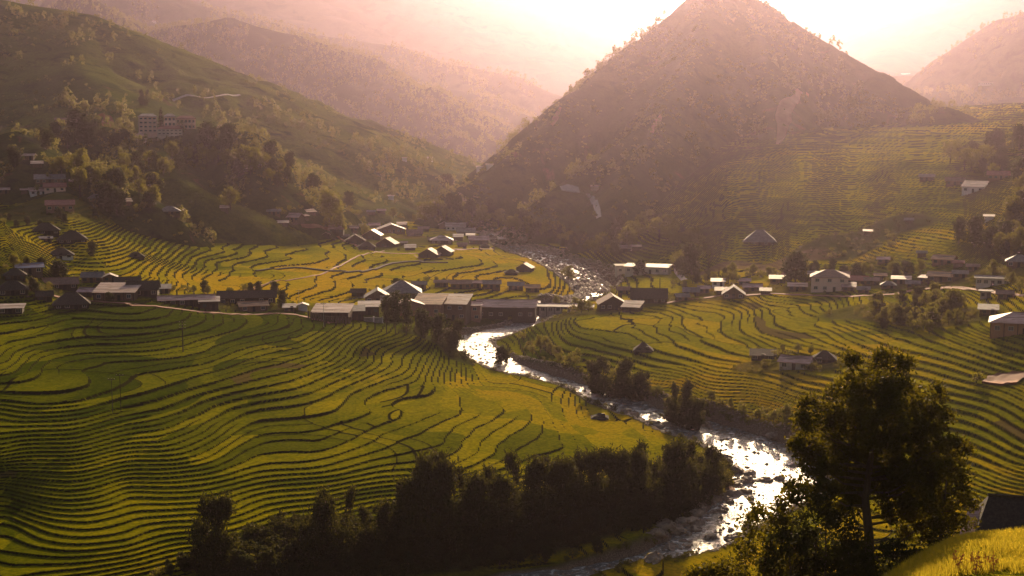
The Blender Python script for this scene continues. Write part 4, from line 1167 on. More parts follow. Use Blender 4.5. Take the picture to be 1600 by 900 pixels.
for px, py, w, lb, rf, rm, wm, hw_, pt, rot_ in [
 (1067,470,22,'little grey hut at the hedge below the brown pole','gable','grey_tile','planks',1.8,24,10),
 (1128,460,22,'low brown roofed shed between hedge bushes left of the dark gabled hut','shed','brown_tile','planks',1.6,10,0),
 (1163,446,20,'small pink roof just above the low pink roofed house','gable','pink_metal','planks',2.0,22,0),
 (1196,460,18,'small grey shed at the top edge of the right field','shed','grey_tile','planks',1.5,10,0),
 (1229,437,18,'little red roof between the white roof and the square tree','gable','red_tile','planks',1.8,22,-10),
 (1272,438,20,'narrow pale roof behind the left side of the pink house','shed','pale_metal','planks',2.4,10,0),
 (1318,437,20,'small brown roof behind the right side of the pink house','gable','brown_tile','planks',2.4,22,0),
 (1349,458,20,'small dark hut under the brown roofed house','gable','grey_tile','planks',1.6,24,0),
 (1376,438,20,'small orange roof left of the shining roof','gable','orange_metal','planks',2.0,20,10),
 (1388,451,24,'dark roofed hut below the shining roof','hip','grey_tile','planks',1.6,28,0),
 (1426,450,22,'dark hut in trees below the narrow white roof','gable','grey_tile','planks',1.8,24,0),
 (1500,436,24,'grey roof between the red orange roof and the pale walled house','gable','grey_tile','planks',2.2,22,0),
 (1497,418,18,'small red roof right of the upper orange roofed house','gable','red_tile','planks',2.0,22,0),
 (1520,424,20,'brown roofed hut above the long pale walled house','gable','brown_tile','planks',2.0,22,0),
 (1440,402,16,'tiny grey hut left of the upper orange roofed house','gable','grey_tile','planks',2.0,22,0),
 (1570,468,26,'brown roofed house right of the plain pale block','gable','brown_tile','planks',2.0,22,0),
 (655,452,24,'narrow dark roof above the orange roof','gable','grey_tile','planks',2.2,22,0),
 (690,449,24,'small rust brown roof above the cream and peach roof','gable','brown_tile','planks',2.2,18,0),
 (742,451,22,'pink roof peeping over the broad pale pink roof','gable','pink_metal','planks',2.6,18,0),
 (806,454,26,'dark roof at the right rear of the broad pale pink roof','gable','grey_tile','planks',2.4,20,0),
 (608,478,26,'grey shed squeezed behind the slim trees','shed','pale_metal','dark_wood',2.4,12,0),
 (560,464,24,'small dark roof behind the narrow dark house','gable','thatch','dark_wood',2.0,26,0),
 (975,460,22,'brown gabled hut behind the dark gable with the reddish slope','gable','brown_tile','planks',2.0,26,0),
 (255,459,24,'small grey shed right of the dark thatched house','shed','grey_tile','planks',2.0,12,0),
 (70,470,26,'dark hut left of the sunken thatched house','gable','thatch','dark_wood',1.8,30,0),
 (538,374,16,'tiny dark hut beside the dark gabled hut of the hamlet','gable','grey_tile','dark_wood',1.8,26,0),
 (530,352,16,'small brown hut under the tree in front of the round tree','gable','brown_tile','planks',2.0,24,0),
 (565,358,18,'small grey house behind the pale sloped gable','gable','grey_tile','planks',2.0,24,0),
 (585,356,18,'small pink house left of the wide pale roof','gable','pink_metal','planks',2.0,24,0),
 (628,355,16,'tiny white roofed house behind the wide pale roof','shed','bright_metal','planks',2.0,12,0),
 (662,362,18,'small brown hut left of the gabled house touching the lilac roof','gable','brown_tile','planks',2.0,24,0),
 (676,378,16,'tiny dark hut left of the pale hip roof','gable','thatch','dark_wood',1.6,28,0),
 (735,372,14,'tiny pale hut between the dark roofed and the peach roofed house','shed','pale_metal','planks',1.8,10,0),
 (758,388,16,'small thatched hut in front of the peach roof, right side','hip','thatch','dark_wood',1.4,30,0),
 (785,378,14,'last tiny hut on the stony river shore','shed','pale_metal','planks',1.8,10,0),
 ]:
    house(px, py, w, lb, rf, rm, wm, hw_, pt,   .75, rz=rot_, gp='small huts filling the villages')
# --- left hillside village
for px, py, w, lb, rf, rm, wm, hw_, pt, rot_ in [
 (43,250,20,'highest small pale roof of the left hillside village','gable','bright_metal','planks',2.4,20,-15),
 (58,262,18,'small pale roof just below the highest one','shed','pale_metal','planks',2.2,12,0),
 (60,305,26,'pinkish white roofed house left of the red roofs','gable','bright_metal','white_render',2.2,24,10),
 (5,303,20,'pale roofed house cut by the left edge','gable','bright_metal','planks',2.2,20,0),
 (38,303,12,'tiny white hut left of the pinkish white roof','shed','bright_metal','planks',2.,10,0),
 (86,300,34,'house with a red tiled roof','gable','red_tile','pink_render',2.6,22,0),
 (94,330,44,'red roofed house with a row of balcony posts','gable','red_tile','brick_wall',3.0,20,0),
 (78,287,46,'long grey roof above the red tiled houses','gable','grey_tile','planks',2.4,20,0),
 (120,293,22,'narrow pale roofed house right of the red tiled one','gable','pink_metal','planks',3.2,16,0),
 (150,315,24,'grey hut behind the dark tree','hip','grey_tile','planks',2.0,30,0),
 (190,307,12,'tiny pale hut left of the mound, upper','gable','pale_metal','planks',2.0,22,0),
 (198,322,18,'small bright pink roofed hut below the trees','shed','bright_metal','brick_wall',2.4,14,10),
 (226,288,10,'tiny white hut at the foot of the terraced mound','shed','bright_metal','white_render',2.0,10,0),
 (265,335,34,'grey hipped house below the terraced mound','hip','grey_tile','planks',1.8,28,0),
 (351,331,14,'white roofed hut under the pale green tree','shed','bright_metal','planks',2.0,14,0),
 (72,366,42,'upper dark thatched house in the left fields','hip','thatch','dark_wood',1.8,34,0),
 (113,380,46,'lower dark thatched house in the left fields','hip','thatch','dark_wood',1.8,34,0),
 (72,377,20,'pale gabled shed between the two thatched field houses','gable','pale_metal','planks',1.4,16,0),
 (95,404,40,'dark low house with a white front in the left fields','hip','thatch','white_render',1.6,32,0),
 (212,404,28,'low dark hut in the middle of the upper left field','hip','thatch','dark_wood',1.0,30,0),
 (95,193,18,'brownish house left of the red earth cutting','gable','brown_tile','planks',3.0,18,0),
 ]:
    house(px, py, w, lb, rf, rm, wm, hw_, pt,   .75, rz=rot_, gp='houses of the left hillside village')
for px, py, w, lb in [(238,35,12,'tiny pale house high on the hillside ridge'), (632,252,8,'far white hut left on the hazy valley slope'), (672,251,9,'far pale hut right on the hazy valley slope'),
                      (750,266,12,'white hut on the left shoulder of the cone mountain'), (765,263,12,'second hut on the left shoulder of the cone mountain'), (611,312,10,'far hut at the head of the valley'),
                      (1415,117,14,'hazy hut left on the back ridge, behind the mountain'), (1550,132,40,'long bright roof on the hazy right ridge')]:
    house(px, py, w, lb, 'gable', 'bright_metal', 'white_render', 3, 14, .6)

# --- the school on the knoll
def school():
    p = hit(262, 214)
    d = p[1]; s = d / F
    e = empty('school_building', (p[0], d, p[2]), -math.atan2(p[0], d), 'pink and cream school of several blocks on the knoll', 'school')
    def X(px): return (px - 262) * s
    def Z(py): return (214 - py) * s
    def block(x0, x1, zt, zb, y, dep, wm, rm, floors, bays, verandah=False, nm='block'):
        b = B().box(X(x0), X(x1), y, y + dep, Z(zb) - 3, Z(zt))
        w = link('wall', b.mesh('wall', wm), e)
        link('roof', B().box(X(x0) - .5, X(x1) + .5, y - 1.2, y + dep + .5, Z(zt), Z(zt) + .35).add(
            [(X(x0) - .4, y - 1.0, Z(zt) + .35), (X(x1) + .4, y - 1.0, Z(zt) + .35), (X(x1) + .4, y + dep, Z(zt) + .35), (X(x0) - .4, y + dep, Z(zt) + .35), (X(x0) + 2, y + dep / 2, Z(zt) + 2.0), (X(x1) - 2, y + dep / 2, Z(zt) + 2.0)],
            [(0, 1, 5, 4), (1, 2, 5), (2, 3, 4, 5), (3, 0, 4)]).mesh('roof', rm), e)
        fh = (Z(zt) - Z(zb)) / floors; bw = (X(x1) - X(x0)) / bays
        wm_ = B().box(-bw * .3, bw * .3, -.06, .06, 0, fh * .5).mesh('window', 'dark_opening')
        for f in range(floors):
            for i in range(bays):
                o = link('window', wm_, w); o.location = (X(x0) + bw * (i + .5), y, Z(zb) + fh * (f + .28))
            if verandah:
                link('balcony', B().box(X(x0), X(x1), y - 1.5, y - 1.3, Z(zb) + fh * f, Z(zb) + fh * f + 1.0).box(X(x0), X(x1), y - 1.5, y - .02, Z(zb) + fh * f - .2, Z(zb) + fh * f - .01).mesh('balcony', wm), e)
        if verandah:
            pm = B().box(-.2, .2, -.2, .2, Z(zb) - 1, Z(zt) - .02).mesh('pillar', wm)
            for i in range(bays + 1):
                o = link('pillar', pm, e); o.location = (X(x0) + bw * i, y - 1.75, 0)
    block(219, 246, 183, 208, 6, 9, 'pink_render', 'pale_metal', 4, 4, True)
    block(257, 275, 183, 206, 9, 8, 'pink_render', 'pale_metal', 3, 3, False)
    block(276, 305, 186, 203, 12, 8, 'pink_render', 'red_tile', 2, 5, True)
    block(247, 284, 202, 212, 0, 6, 'cream_render', 'red_tile', 2, 6, True)
    block(213, 228, 213, 219, -4, 5, 'cream_render', 'pink_metal', 1, 3, True)
    link('annex', B().box(X(286), X(302), 3, 8, Z(214), Z(205)).mesh('annex', 'blue_paint'), e)
school()

# --- plank fence and concrete wall below the open sided house
def plank_fence(pts, n, h, label):
    P = [hit(*p) for p in pts]; e = empty('plank_fence', P[0], 0, label, 'fence')
    pm = B().box(-.42, .42, -.04, .04, -.5, h).mesh('plank', 'planks')
    for i in range(n):
        f = i / (n - 1) * (len(P) - 1); k = min(int(f), len(P) - 2); f -= k
        q = [P[k][j] * (1 - f) + P[k + 1][j] * f for j in range(3)]
        o = link('plank', pm, e); o.location = (q[0] - P[0][0], q[1] - P[0][1] , q[2] - P[0][2] + random.uniform(-.15, .1))
        o.rotation_euler = (0, 0, math.atan2(P[k + 1][1] - P[k][1], P[k + 1][0] - P[k][0]))
plank_fence([(482,497),(510,505),(546,506)], 15, 2.3, 'weathered plank fence under the open sided white roofed house')
p = hit(582, 503); e = empty('concrete_wall', p, 0, 'low pale concrete yard wall left of the slim trees', 'wall')
link('wall', B().box(-3.2, 3.2, 0, .25, -1, 1.5).mesh('wall', 'concrete'), e)
pm = B().box(-.22, .22, -.1, .35, -1, 1.9).mesh('pillar', 'white_render')
for x in (-3.4, 0.4, 3.4):
    o = link('pillar', pm, e); o.location = (x, 0, 0)

# --- poles
def pole(px, pyb, pyt, label, arms=1, r=.14, mt='concrete', name='electricity_pole'):
    p = hit(px, pyb); 
    if p is None: return
    H = (pyb - pyt) * p[1] / F
    e = empty(name, p, random.uniform(-.3, .3), label, 'pole')
    link('shaft', B().tube([(0, 0, -.5), (0, 0, H)], [r, r * .7], 8).mesh('shaft', mt), e)
    for i in range(arms):
        a = link('crossarm', B().box(-.9, .9, -.16, -.02, H - .5 - i * .8, H - .38 - i * .8).mesh('crossarm', 'dark_wood'), e)
        for x in (-.75, 0, .75): link('insulator', B().tube([(x, -.09, H - .38 - i * .8), (x, -.09, H - .2 - i * .8)], .06, 6).mesh('insulator', 'concrete'), a)
pole(286,550,500,'dark wooden pole with crossarms standing in the left paddies',3,.16,'dark_wood')
pole(176,645,588,'left one of two thin poles in the dark paddies',1,.08,'dark_wood')
pole(189,643,582,'right one of two thin poles in the dark paddies',1,.08,'dark_wood')
pole(506,511,471,'thin pole in front of the open sided white roofed house',1,.08)
pole(467,474,452,'thin pole at the field edge behind the white sheds',1,.08)
pole(641,458,437,'pole among the grey roofs behind the orange roof',1,.08)
pole(776,449,432,'thin pole behind the broad pale pink roof',1,.07)
pole(1031,458,434,'thick brown pole below the cream school',0,.2,'dark_wood','wooden_pole')
pole(1186,305,268,'tall thin pole on the shoulder of the right slope',1,.1)
pole(1265,270,252,'distant pole on the top of the right slope',1,.1)

# ---------------------------------------------------------------- draped paths and scars
def drape(name, pts, widths, mt, label, up=.18, kind='structure'):
    P = [hit(*p) for p in pts]
    Q = catmull(np.array([(p[0], p[1], p[2], w) for p, w in zip(P, widths)]), 8); vs = []
    for i in range(len(Q)):
        a = Q[max(i - 1, 0)]; b = Q[min(i + 1, len(Q) - 1)]; tx, ty = b[0] - a[0], b[1] - a[1]; l = math.hypot(tx, ty) + 1e-9
        for j in range(5):
            s = (j / 4 - .5) * Q[i][3]; vs.append((Q[i][0] - ty / l * s, Q[i][1] + tx / l * s))
    vs = np.array(vs); z = T(vs[:, 0], vs[:, 1]) + up
    V_ = np.c_[vs, z]; Fq = grid_faces(len(Q), 5)
    n = len(V_); edge = [i * 5 for i in range(len(Q))], [i * 5 + 4 for i in range(len(Q))]
    V2_ = np.r_[V_, V_ - np.array([0, 0, 1.0])]; sides = []
    for E, fl in ((edge[0], 0), (edge[1], 1)):
        for a, b in zip(E[:-1], E[1:]): sides.append((a, b, b + n, a + n) if fl else (b, a, a + n, b + n))
    o = link(name, mesh_np(name, V2_, np.r_[Fq, np.array(sides)], M[mt], True)); tag(o, label, kind=kind)
drape('mountain_path', [(919,303),(926,312),(933,326),(936,340)], [2.6,2.6,2.8,2.6], 'path_concrete', 'pale concrete path climbing the mountain foot')
drape('mountain_path', [(951,364),(953,378),(962,388),(978,391),(992,391)], [3.2,3.6,3.2,2.6,2.2], 'path_concrete', 'lower piece of the pale path on the mountain foot')
drape('concrete_ramp', [(1056,402),(1057,420),(1062,430),(1070,437)], [1.5,2.4,3,2.5], 'path_concrete', 'pale ramp beside the school under the mountain')
drape('landing', [(876,294),(890,294),(905,297)], [3.5,4.5,3.5], 'path_concrete', 'pale cleared landing on the mountain face')
drape('dirt_road', [(370,270),(388,264),(405,257),(422,252),(437,254)], [2.5,2.5,2.8,2.5,2.2], 'path_concrete', 'dirt road rising along the right end of the knoll')
drape('hillside_road', [(265,156),(285,151),(310,151),(340,150),(375,148)], [2,2,2,2,2], 'path_concrete', 'thin road cut across the green hillside')
drape('landslide', [(1262,146),(1242,156),(1226,168),(1224,185),(1222,200),(1214,226)], [2,5,10,11,7,1.5], 'red_earth', 'reddish landslide scar high on the cone mountain', .35)
drape('earth_cutting', [(150,190),(170,196),(185,203),(200,210)], [5,7,5,3], 'red_earth', 'red earth cutting left of the school', .3)
drape('earth_patch', [(640,395),(660,410)], [.6,.6], 'red_earth', 'thin earth bank beside the two field houses', .1)
drape('irrigation_bank', [(400,424),(460,419),(520,424),(570,425),(610,413),(660,410),(700,411)], [1.3,1.6,1.3,1.6,1.8,1.8,1.2], 'thatch', 'dark earth bank winding across the upper field', .55)
drape('bare_plot', [(1540,594),(1570,594),(1600,592)], [5,8,7], 'red_earth', 'bare earth plot at the right edge of the fields', .55)
drape('sand_bar', [(1150,765),(1165,772),(1180,775)], [4,6,4], 'red_earth', 'reddish sand bar inside the river bend', .25)


# ---------------------------------------------------------------- lanes and wires
drape('village_lane', [(0,456),(70,458),(130,470),(210,477),(300,486),(380,492),(450,491),(520,505)], [2.4]*8, 'red_earth', 'earth lane running past the left village row', .2)
drape('village_lane', [(1040,474),(1120,463),(1200,460),(1290,462),(1350,462),(1440,452),(1520,452),(1600,462)], [2.2]*8, 'red_earth', 'earth lane along the lower side of the right village', .2)
drape('village_lane', [(470,352),(530,372),(590,394),(650,396),(700,392),(770,389)], [2.2]*6, 'red_earth', 'earth lane through the upstream hamlet', .2)
drape('foot_path', [(380,455),(430,440),(500,430),(560,400),(600,392)], [1.0]*5, 'red_earth', 'thin footpath over the upper field to the hamlet', .25)
drape('landslide', [(1034,178),(1026,192),(1018,208)], [1.5,5,2], 'red_earth', 'small reddish scar on the left half of the cone mountain', .3)
drape('landslide', [(876,168),(868,184),(862,196)], [1.5,4,1.5], 'red_earth', 'small pale scar on the left flank of the cone mountain', .3)
def wire(a, b, h1, h2, label):
    A_, B_ = hit(*a), hit(*b); pts = []
    for i in range(9):
        t = i / 8; pts.append((A_[0] * (1 - t) + B_[0] * t, A_[1] * (1 - t) + B_[1] * t, (A_[2] + h1) * (1 - t) + (B_[2] + h2) * t - 4 * 1.2 * t * (1 - t)))
    o = link('power_line', B().tube(pts, .022, 4).mesh('power_line', 'bark')); tag(o, label, 'wire')
def top(py0, py1, px): return (py0 - py1) * hit(px, py0)[1] / F - .4
wire((286,550),(506,511),top(550,500,286),top(511,471,506),'power line from the crossarm pole to the pole by the white roof')
wire((506,511),(641,458),top(511,471,506),top(458,437,641),'power line from the white roof to the pole among grey roofs')
wire((641,458),(776,449),top(458,437,641),top(449,432,776),'power line over the riverside roofs')

# ---------------------------------------------------------------- boulders
def rock_mesh(seed):
    import bmesh
    bm = bmesh.new(); bmesh.ops.create_icosphere(bm, subdivisions=3, radius=1)
    V_ = np.array([v.co[:] for v in bm.verts])
    n = fbm(V_[:, 0] * 1.1 + seed * 7, V_[:, 1] * 1.1 + V_[:, 2] * 1.7, seed, 3)
    c = np.round(V_ * 1.6 + n[:, None]) / 1.6
    V_ = (V_ * .62 + c * .42) * (1 + .22 * n[:, None]) * np.array([1.15, .85, .62])
    for v, q in zip(bm.verts, V_): v.co = q
    me = bpy.data.meshes.new('boulder'); bm.to_mesh(me); bm.free(); me.materials.append(M['rock']); return me
ROCKS = [rock_mesh(i) for i in range(6)]
def boulder(p, r, label, group=None):
    o = link('boulder', random.choice(ROCKS)); o.location = p; o.rotation_euler = (random.uniform(-.3, .3), random.uniform(-.3, .3), random.uniform(0, 6.28))
    s = r * random.uniform(.85, 1.15); o.scale = (s, s * random.uniform(.8, 1.2), s * random.uniform(.8, 1.1)); tag(o, label, 'boulder', group)
for px, py, r, lb in [(1146,778,16,'big rounded boulder at the bend beside the sand bar'),(1100,806,9,'boulder left of the rapids under the last bamboo'),(1085,822,15,'large boulder at the water edge below the bamboo'),
   (1062,818,14,'brown boulder left of the large one at the water edge'),(1040,824,17,'long flat boulder, upper left of the bottom rapids'),(1048,858,13,'pale boulder where the bottom rapids narrow'),
   (1110,842,12,'dark boulder in the middle of the rapids'),(1068,848,9,'boulder splitting the bottom rapids'),(1020,874,16,'dark boulder at the lower left of the rapids'),(1028,834,10,'boulder on the brown gravel bank'),
   (1120,825,8,'small boulder upstream of the dark middle one'),(1076,858,8,'small dark boulder at the grassy shore'),(1092,792,9,'boulder at the foot of the last bamboo clump'),(1115,785,8,'pale boulder beside the big rounded boulder')]:
    p = hit(px, py); boulder((p[0], p[1], p[2] + .1), r * p[1] / F, lb)
cnt = 0
while cnt < 170:
    k = random.random()
    i = int(random.choice([random.uniform(0, 50), random.uniform(85, 120), random.uniform(105, 125)])); i = min(i, len(RP) - 2)
    a, b = RP[i], RP[i + 1]; f = random.random(); l = math.hypot(b[0] - a[0], b[1] - a[1]) + 1e-9
    w = a[3]; s = random.uniform(-1, 1); s = math.copysign(abs(s) ** .35, s) * (w + 1.6)
    x = a[0] + (b[0] - a[0]) * f - (b[1] - a[1]) / l * s; y = a[1] + (b[1] - a[1]) * f + (b[0] - a[0]) / l * s
    if y < 215: continue
    r = random.choice([.5, .7, .9, 1.3, 1.8]) * (1 if y < 420 else 1.3)
    far = y > 430
    boulder((x, y, max(float(T(np.array([x]), np.array([y]))[0]), a[2] - .5) + r * .1), r, ('big ' if r > 1.2 else 'small ') + ('boulder in the stony upper river above the village' if y > 560 else 'boulder where the river turns round the riverside houses' if far else 'boulder in the narrows between the two paddies' if y > 345 else 'boulder in the bright wide reach before the bend' if y > 290 else 'boulder in the rapids below the bamboo row'), 'boulders along the river')
    cnt += 1
# gravel and stones past counting, one mesh
def stones(n, name, label, i0, i1, size, pw=.25, ex=3.5):
    base = np.array([(1,0,0),(0,1,0),(-1,0,0),(0,-1,0),(0,0,.7),(0,0,-.5)], float)
    fc = np.array([(0,1,4),(1,2,4),(2,3,4),(3,0,4),(1,0,5),(2,1,5),(3,2,5),(0,3,5)])
    i = rng.integers(i0, i1, n); f = rng.random(n); A = RP[i]; Bq = RP[i + 1]
    d = Bq - A; l = np.hypot(d[:, 0], d[:, 1]) + 1e-9
    s = rng.uniform(-1, 1, n); s = np.sign(s) * np.abs(s) ** pw * (A[:, 3] + ex)
    x = A[:, 0] + d[:, 0] * f - d[:, 1] / l * s; y = A[:, 1] + d[:, 1] * f + d[:, 0] / l * s
    z = np.maximum(T(x, y), A[:, 2] - .35)
    r = size * rng.uniform(.4, 1.6, n); an = rng.uniform(0, 6.28, n)
    P = base[None] * (1 + rng.uniform(-.35, .35, (n, 6, 3))) * r[:, None, None]
    X_ = P[..., 0] * np.cos(an)[:, None] - P[..., 1] * np.sin(an)[:, None]; Y_ = P[..., 0] * np.sin(an)[:, None] + P[..., 1] * np.cos(an)[:, None]
    V_ = np.stack([X_ + x[:, None], Y_ + y[:, None], P[..., 2] + z[:, None]], -1).reshape(-1, 3)
    o = link(name, mesh_np(name, V_, (fc[None] + np.arange(n)[:, None, None] * 6).reshape(-1, 3), M['rock'])); tag(o, label, kind='stuff')
stones(9000, 'river_stones', 'pale stones along both shores of the lower river', 52, 128, .28)
stones(4500, 'river_stones', 'stones filling the wide upper river bed', 4, 45, .75, .5, 3.5)
stones(600, 'rapids_stones', 'stones breaking the rapids of the lower river', 66, 140, .45, 1.0, 0)
stones(900, 'rapids_stones', 'big stones standing in the wide upper river', 6, 34, 1.3, 1.0, 0)

# ---------------------------------------------------------------- foreground: tree, shrubs, dark roof, grass
def big_tree(base_px, base_py, d, lobes, trunk_r, label, name, cat, leaf='near_leaf', size=.15, twigs=26, leaves=16, extra_trunks=(), spread=.22):
    bx_, by_ = at_d(base_px, base_py, d)[0], d; bz_ = float(T(np.array([bx_]), np.array([by_]))[0])
    e = empty(name, (bx_, by_, bz_), 0, label, cat)
    def loc(px, py, dd): 
        q = at_d(px, py, d + dd); return Vector((q[0] - bx_, q[1] - by_, q[2] - bz_))
    s = d / F; L = []
    tops = [loc(*q) for q in extra_trunks] 
    tr = B(); P = [Vector((0, 0, -1.0))] + tops
    tr.tube(P, [trunk_r * (1.15 - .95 * i / (len(P) - 1)) for i in range(len(P))], 9)
    link('trunk', tr.mesh('trunk', 'bark'), e)
    for px, py, r in lobes:
        dd = random.uniform(-1.6, 1.6) * (r / 45 + .5); c = loc(px, py, dd); rr = r * s
        L.append((c.x, c.y, c.z, rr))
        # limb from the nearest lower point of the trunk
        best = min((P[i].lerp(P[i + 1], t / 6) for i in range(len(P) - 1) for t in range(7)), key=lambda q: (q - c).length + (3 if q.z > c.z - .35 * (c - Vector((q.x, q.y, c.z))).length else 0))
        mid = best.lerp(c, .5) + Vector((0, 0, -.12 * (c - best).length))
        link('limb', B().tube([best, mid, c], [trunk_r * .34, trunk_r * .2, trunk_r * .06], 5).mesh('limb', 'bark'), e)
    Ls = []
    for x, y, z, r in L:      # break every lobe into smaller tufts so that gaps open between them
        n = max(7, int(13.5 * (r / 1.2) ** 1.4)); q = shell(n, r * 1.12, .85, .25) + np.array([x, y, z])
        Ls += [(a, b_, c_, r * random.uniform(.26, .44)) for a, b_, c_ in q]
    V_, F_ = clustered(Ls, twigs, leaves, spread, size, aspect=.5)
    link('crown', mesh_np('crown', V_, F_, M[leaf]), e)
    return e
LOB = [(1372,580,32),(1345,598,30),(1402,600,30),(1318,622,28),(1360,630,40),(1410,635,38),(1440,625,24),(1295,640,20),(1335,660,40),(1390,670,44),(1440,665,34),(1278,668,22),(1300,690,36),
       (1350,705,44),(1405,712,44),(1452,700,30),(1268,705,20),(1282,730,30),(1325,745,38),(1375,750,42),(1425,752,36),(1462,738,24),(1290,768,30),(1335,785,30),(1400,790,34),(1262,715,20),(1272,745,22),(1255,690,12),(1470,700,22),(1478,765,26),(1440,785,34),(1455,810,28),(1300,800,22),(1420,825,24),(1268,630,13),(1244,690,13),(1250,655,10),(1466,612,14),(1476,652,15),(1328,566,13),(1412,570,14),(1508,700,10)]
big_tree(1362,882,88,LOB,.32,'large leafy tree standing in front of the bright river','broadleaf_tree','tree',
         extra_trunks=[(1358,840,0),(1352,780,.2),(1360,720,0),(1372,650,.3),(1375,590,.2)], twigs=26, leaves=16)
big_tree(1468,868,86,[(1487,690,12),(1475,720,22),(1500,730,16),(1462,745,22),(1492,762,24),(1450,790,22),(1485,795,26),(1512,785,14),(1470,825,24),(1500,820,16),(1440,830,18)],.11,'slender tree leaning against the right side of the large tree','slim_tree','tree',
         extra_trunks=[(1470,820,0),(1478,760,0),(1486,695,0)], twigs=20, leaves=13)
big_tree(1190,925,84,[(1185,800,20),(1215,812,18),(1170,825,20),(1205,845,28),(1160,865,24),(1235,850,22),(1190,885,30),(1240,890,26),(1150,895,22),(1245,775,13),(1238,760,8),(1222,790,12)],.10,'pale leaved sapling left of the large tree, in front of the river','sapling','tree',
         extra_trunks=[(1195,880,0),(1200,840,0),(1212,790,0)], twigs=17, leaves=12, spread=.25)
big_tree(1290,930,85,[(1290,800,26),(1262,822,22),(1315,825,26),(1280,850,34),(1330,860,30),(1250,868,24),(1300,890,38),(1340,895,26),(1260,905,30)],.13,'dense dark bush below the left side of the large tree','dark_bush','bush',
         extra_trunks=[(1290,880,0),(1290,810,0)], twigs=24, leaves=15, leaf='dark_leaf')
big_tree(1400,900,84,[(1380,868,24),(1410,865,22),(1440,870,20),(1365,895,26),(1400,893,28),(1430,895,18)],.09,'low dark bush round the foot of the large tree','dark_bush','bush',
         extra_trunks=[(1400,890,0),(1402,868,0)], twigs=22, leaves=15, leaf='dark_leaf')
big_tree(1110,935,84,[(1105,890,16),(1130,885,16),(1085,900,12),(1120,905,18),(1150,905,18)],.05,'low sunlit shrub at the bottom edge beside the grass','low_shrub','shrub',
         extra_trunks=[(1110,915,0),(1115,895,0)], twigs=16, leaves=12, leaf='near_leaf')

big_tree(1235,935,83,[(1225,835,20),(1245,850,24),(1215,860,22),(1240,880,28),(1205,890,22)],.10,'dark bush between the pale sapling and the large tree','dark_bush','bush',
         extra_trunks=[(1235,890,0),(1232,850,0)], twigs=22, leaves=14, leaf='dark_leaf')
big_tree(1325,905,85,[(1318,862,22),(1338,850,16),(1345,878,22),(1322,890,26)],.08,'dark bush filling the left foot of the large tree','dark_bush','bush',
         extra_trunks=[(1325,890,0),(1326,860,0)], twigs=22, leaves=14, leaf='dark_leaf')
# dark roof of the near farmhouse
p = at_d(1628, 850, 114); zb = float(T(np.array([p[0]]), np.array([114.]))[0])
e = empty('farmhouse', (p[0], 114, at_d(1600, 862, 114)[2]), -math.atan2(p[0], 114) + R(6), 'near farmhouse whose dark roof shows above the grass', 'house')
s = 114 / F
link('wall', B().box(-4.6, 8, .6, 6, -6, 1.5).mesh('wall', 'dark_wood'), e)
rb = B()
z1, z2 = 1.2, 3.7
rb.slab([(-5.3, -.3, z1), (9, -.3, z1), (9, 3.2, z2), (-4.1, 3.2, z2)], .22)
rb.slab([(9, 6.6, z1), (-5.3, 6.6, z1), (-4.1, 3.22, z2), (9, 3.22, z2)], .22)
rb.slab([(-5.3, 6.5, z1), (-5.3, -.25, z1), (-4.12, 3.1, z2), (-4.12, 3.3, z2)], .22)
ro = link('roof', rb.mesh('roof', 'dark_wood'), e)
link('ridge_cap', B().tube([(-4.2, 3.2, z2 + .04), (9, 3.2, z2 + .04)], .14, 6).mesh('ridge_cap', 'thatch'), ro)
link('porch_roof', B().slab([(-6.6, .2, .9), (-5.0, .2, 1.1), (-4.4, 3.8, 2.7), (-5.6, 3.8, 2.6)], .12).mesh('porch_roof', 'pink_metal'), e)

# grass blades on the near shoulder
n = 240000
gx_ = rng.uniform(8, 46, n); gy_ = rng.uniform(62, 112, n)
m = (gx_ / gy_ > .05) & (gx_ / gy_ < .41); gx_, gy_ = gx_[m], gy_[m]
gz_ = near_fn(gx_, gy_); dens = sstep(.05, .3, vnoise(gx_ / 1.3, gy_ / 1.3, 301)); m = rng.random(len(gx_)) < dens
gx_, gy_, gz_ = gx_[m], gy_[m], gz_[m]; k = len(gx_)
an = rng.uniform(0, 6.28, k); h = rng.uniform(.16, .5, k) * (.6 + .8 * vnoise(gx_ / 3, gy_ / 3, 303)); w = rng.uniform(.015, .035, k); ln = rng.normal(size=(k, 2)) * .12
v0 = np.stack([gx_ - np.cos(an) * w, gy_ - np.sin(an) * w, gz_ - .05], 1); v1 = np.stack([gx_ + np.cos(an) * w, gy_ + np.sin(an) * w, gz_ - .05], 1)
v2 = np.stack([gx_ + ln[:, 0], gy_ + ln[:, 1], gz_ + h], 1)
o = link('grass', mesh_np('grass', np.stack([v0, v1, v2], 1).reshape(-1, 3), np.arange(3 * k).reshape(k, 3), M['grass_blade'])); tag(o, 'sunlit yellow green grass on the near shoulder', kind='stuff')
# reddish dry weeds at the bottom right
b = B()
for i in range(26):
    q = hit(random.uniform(1488, 1560), random.uniform(886, 899), 30); z = q[2]; hh = random.uniform(.35, .9)
    x2, y2 = q[0] + random.gauss(0, .1), q[1] + random.gauss(0, .1)
    b.tube([(q[0], q[1], z - .1), (q[0], q[1], z + hh * .5), (x2, y2, z + hh)], [.02, .016, .008], 3)
    for j in range(5):
        t = random.uniform(.4, 1); b.slab([(x2, y2, z + hh * t), (x2 + random.gauss(0, .1), y2 + .03, z + hh * t + .05), (x2 + random.gauss(0, .1), y2 + .05, z + hh * t + .12), (x2, y2 + .02, z + hh * t + .06)], .01)
o = link('dry_weeds', b.mesh('dry_weeds', 'dry_stalk')); tag(o, 'reddish dry weed stalks at the bottom right', kind='stuff')
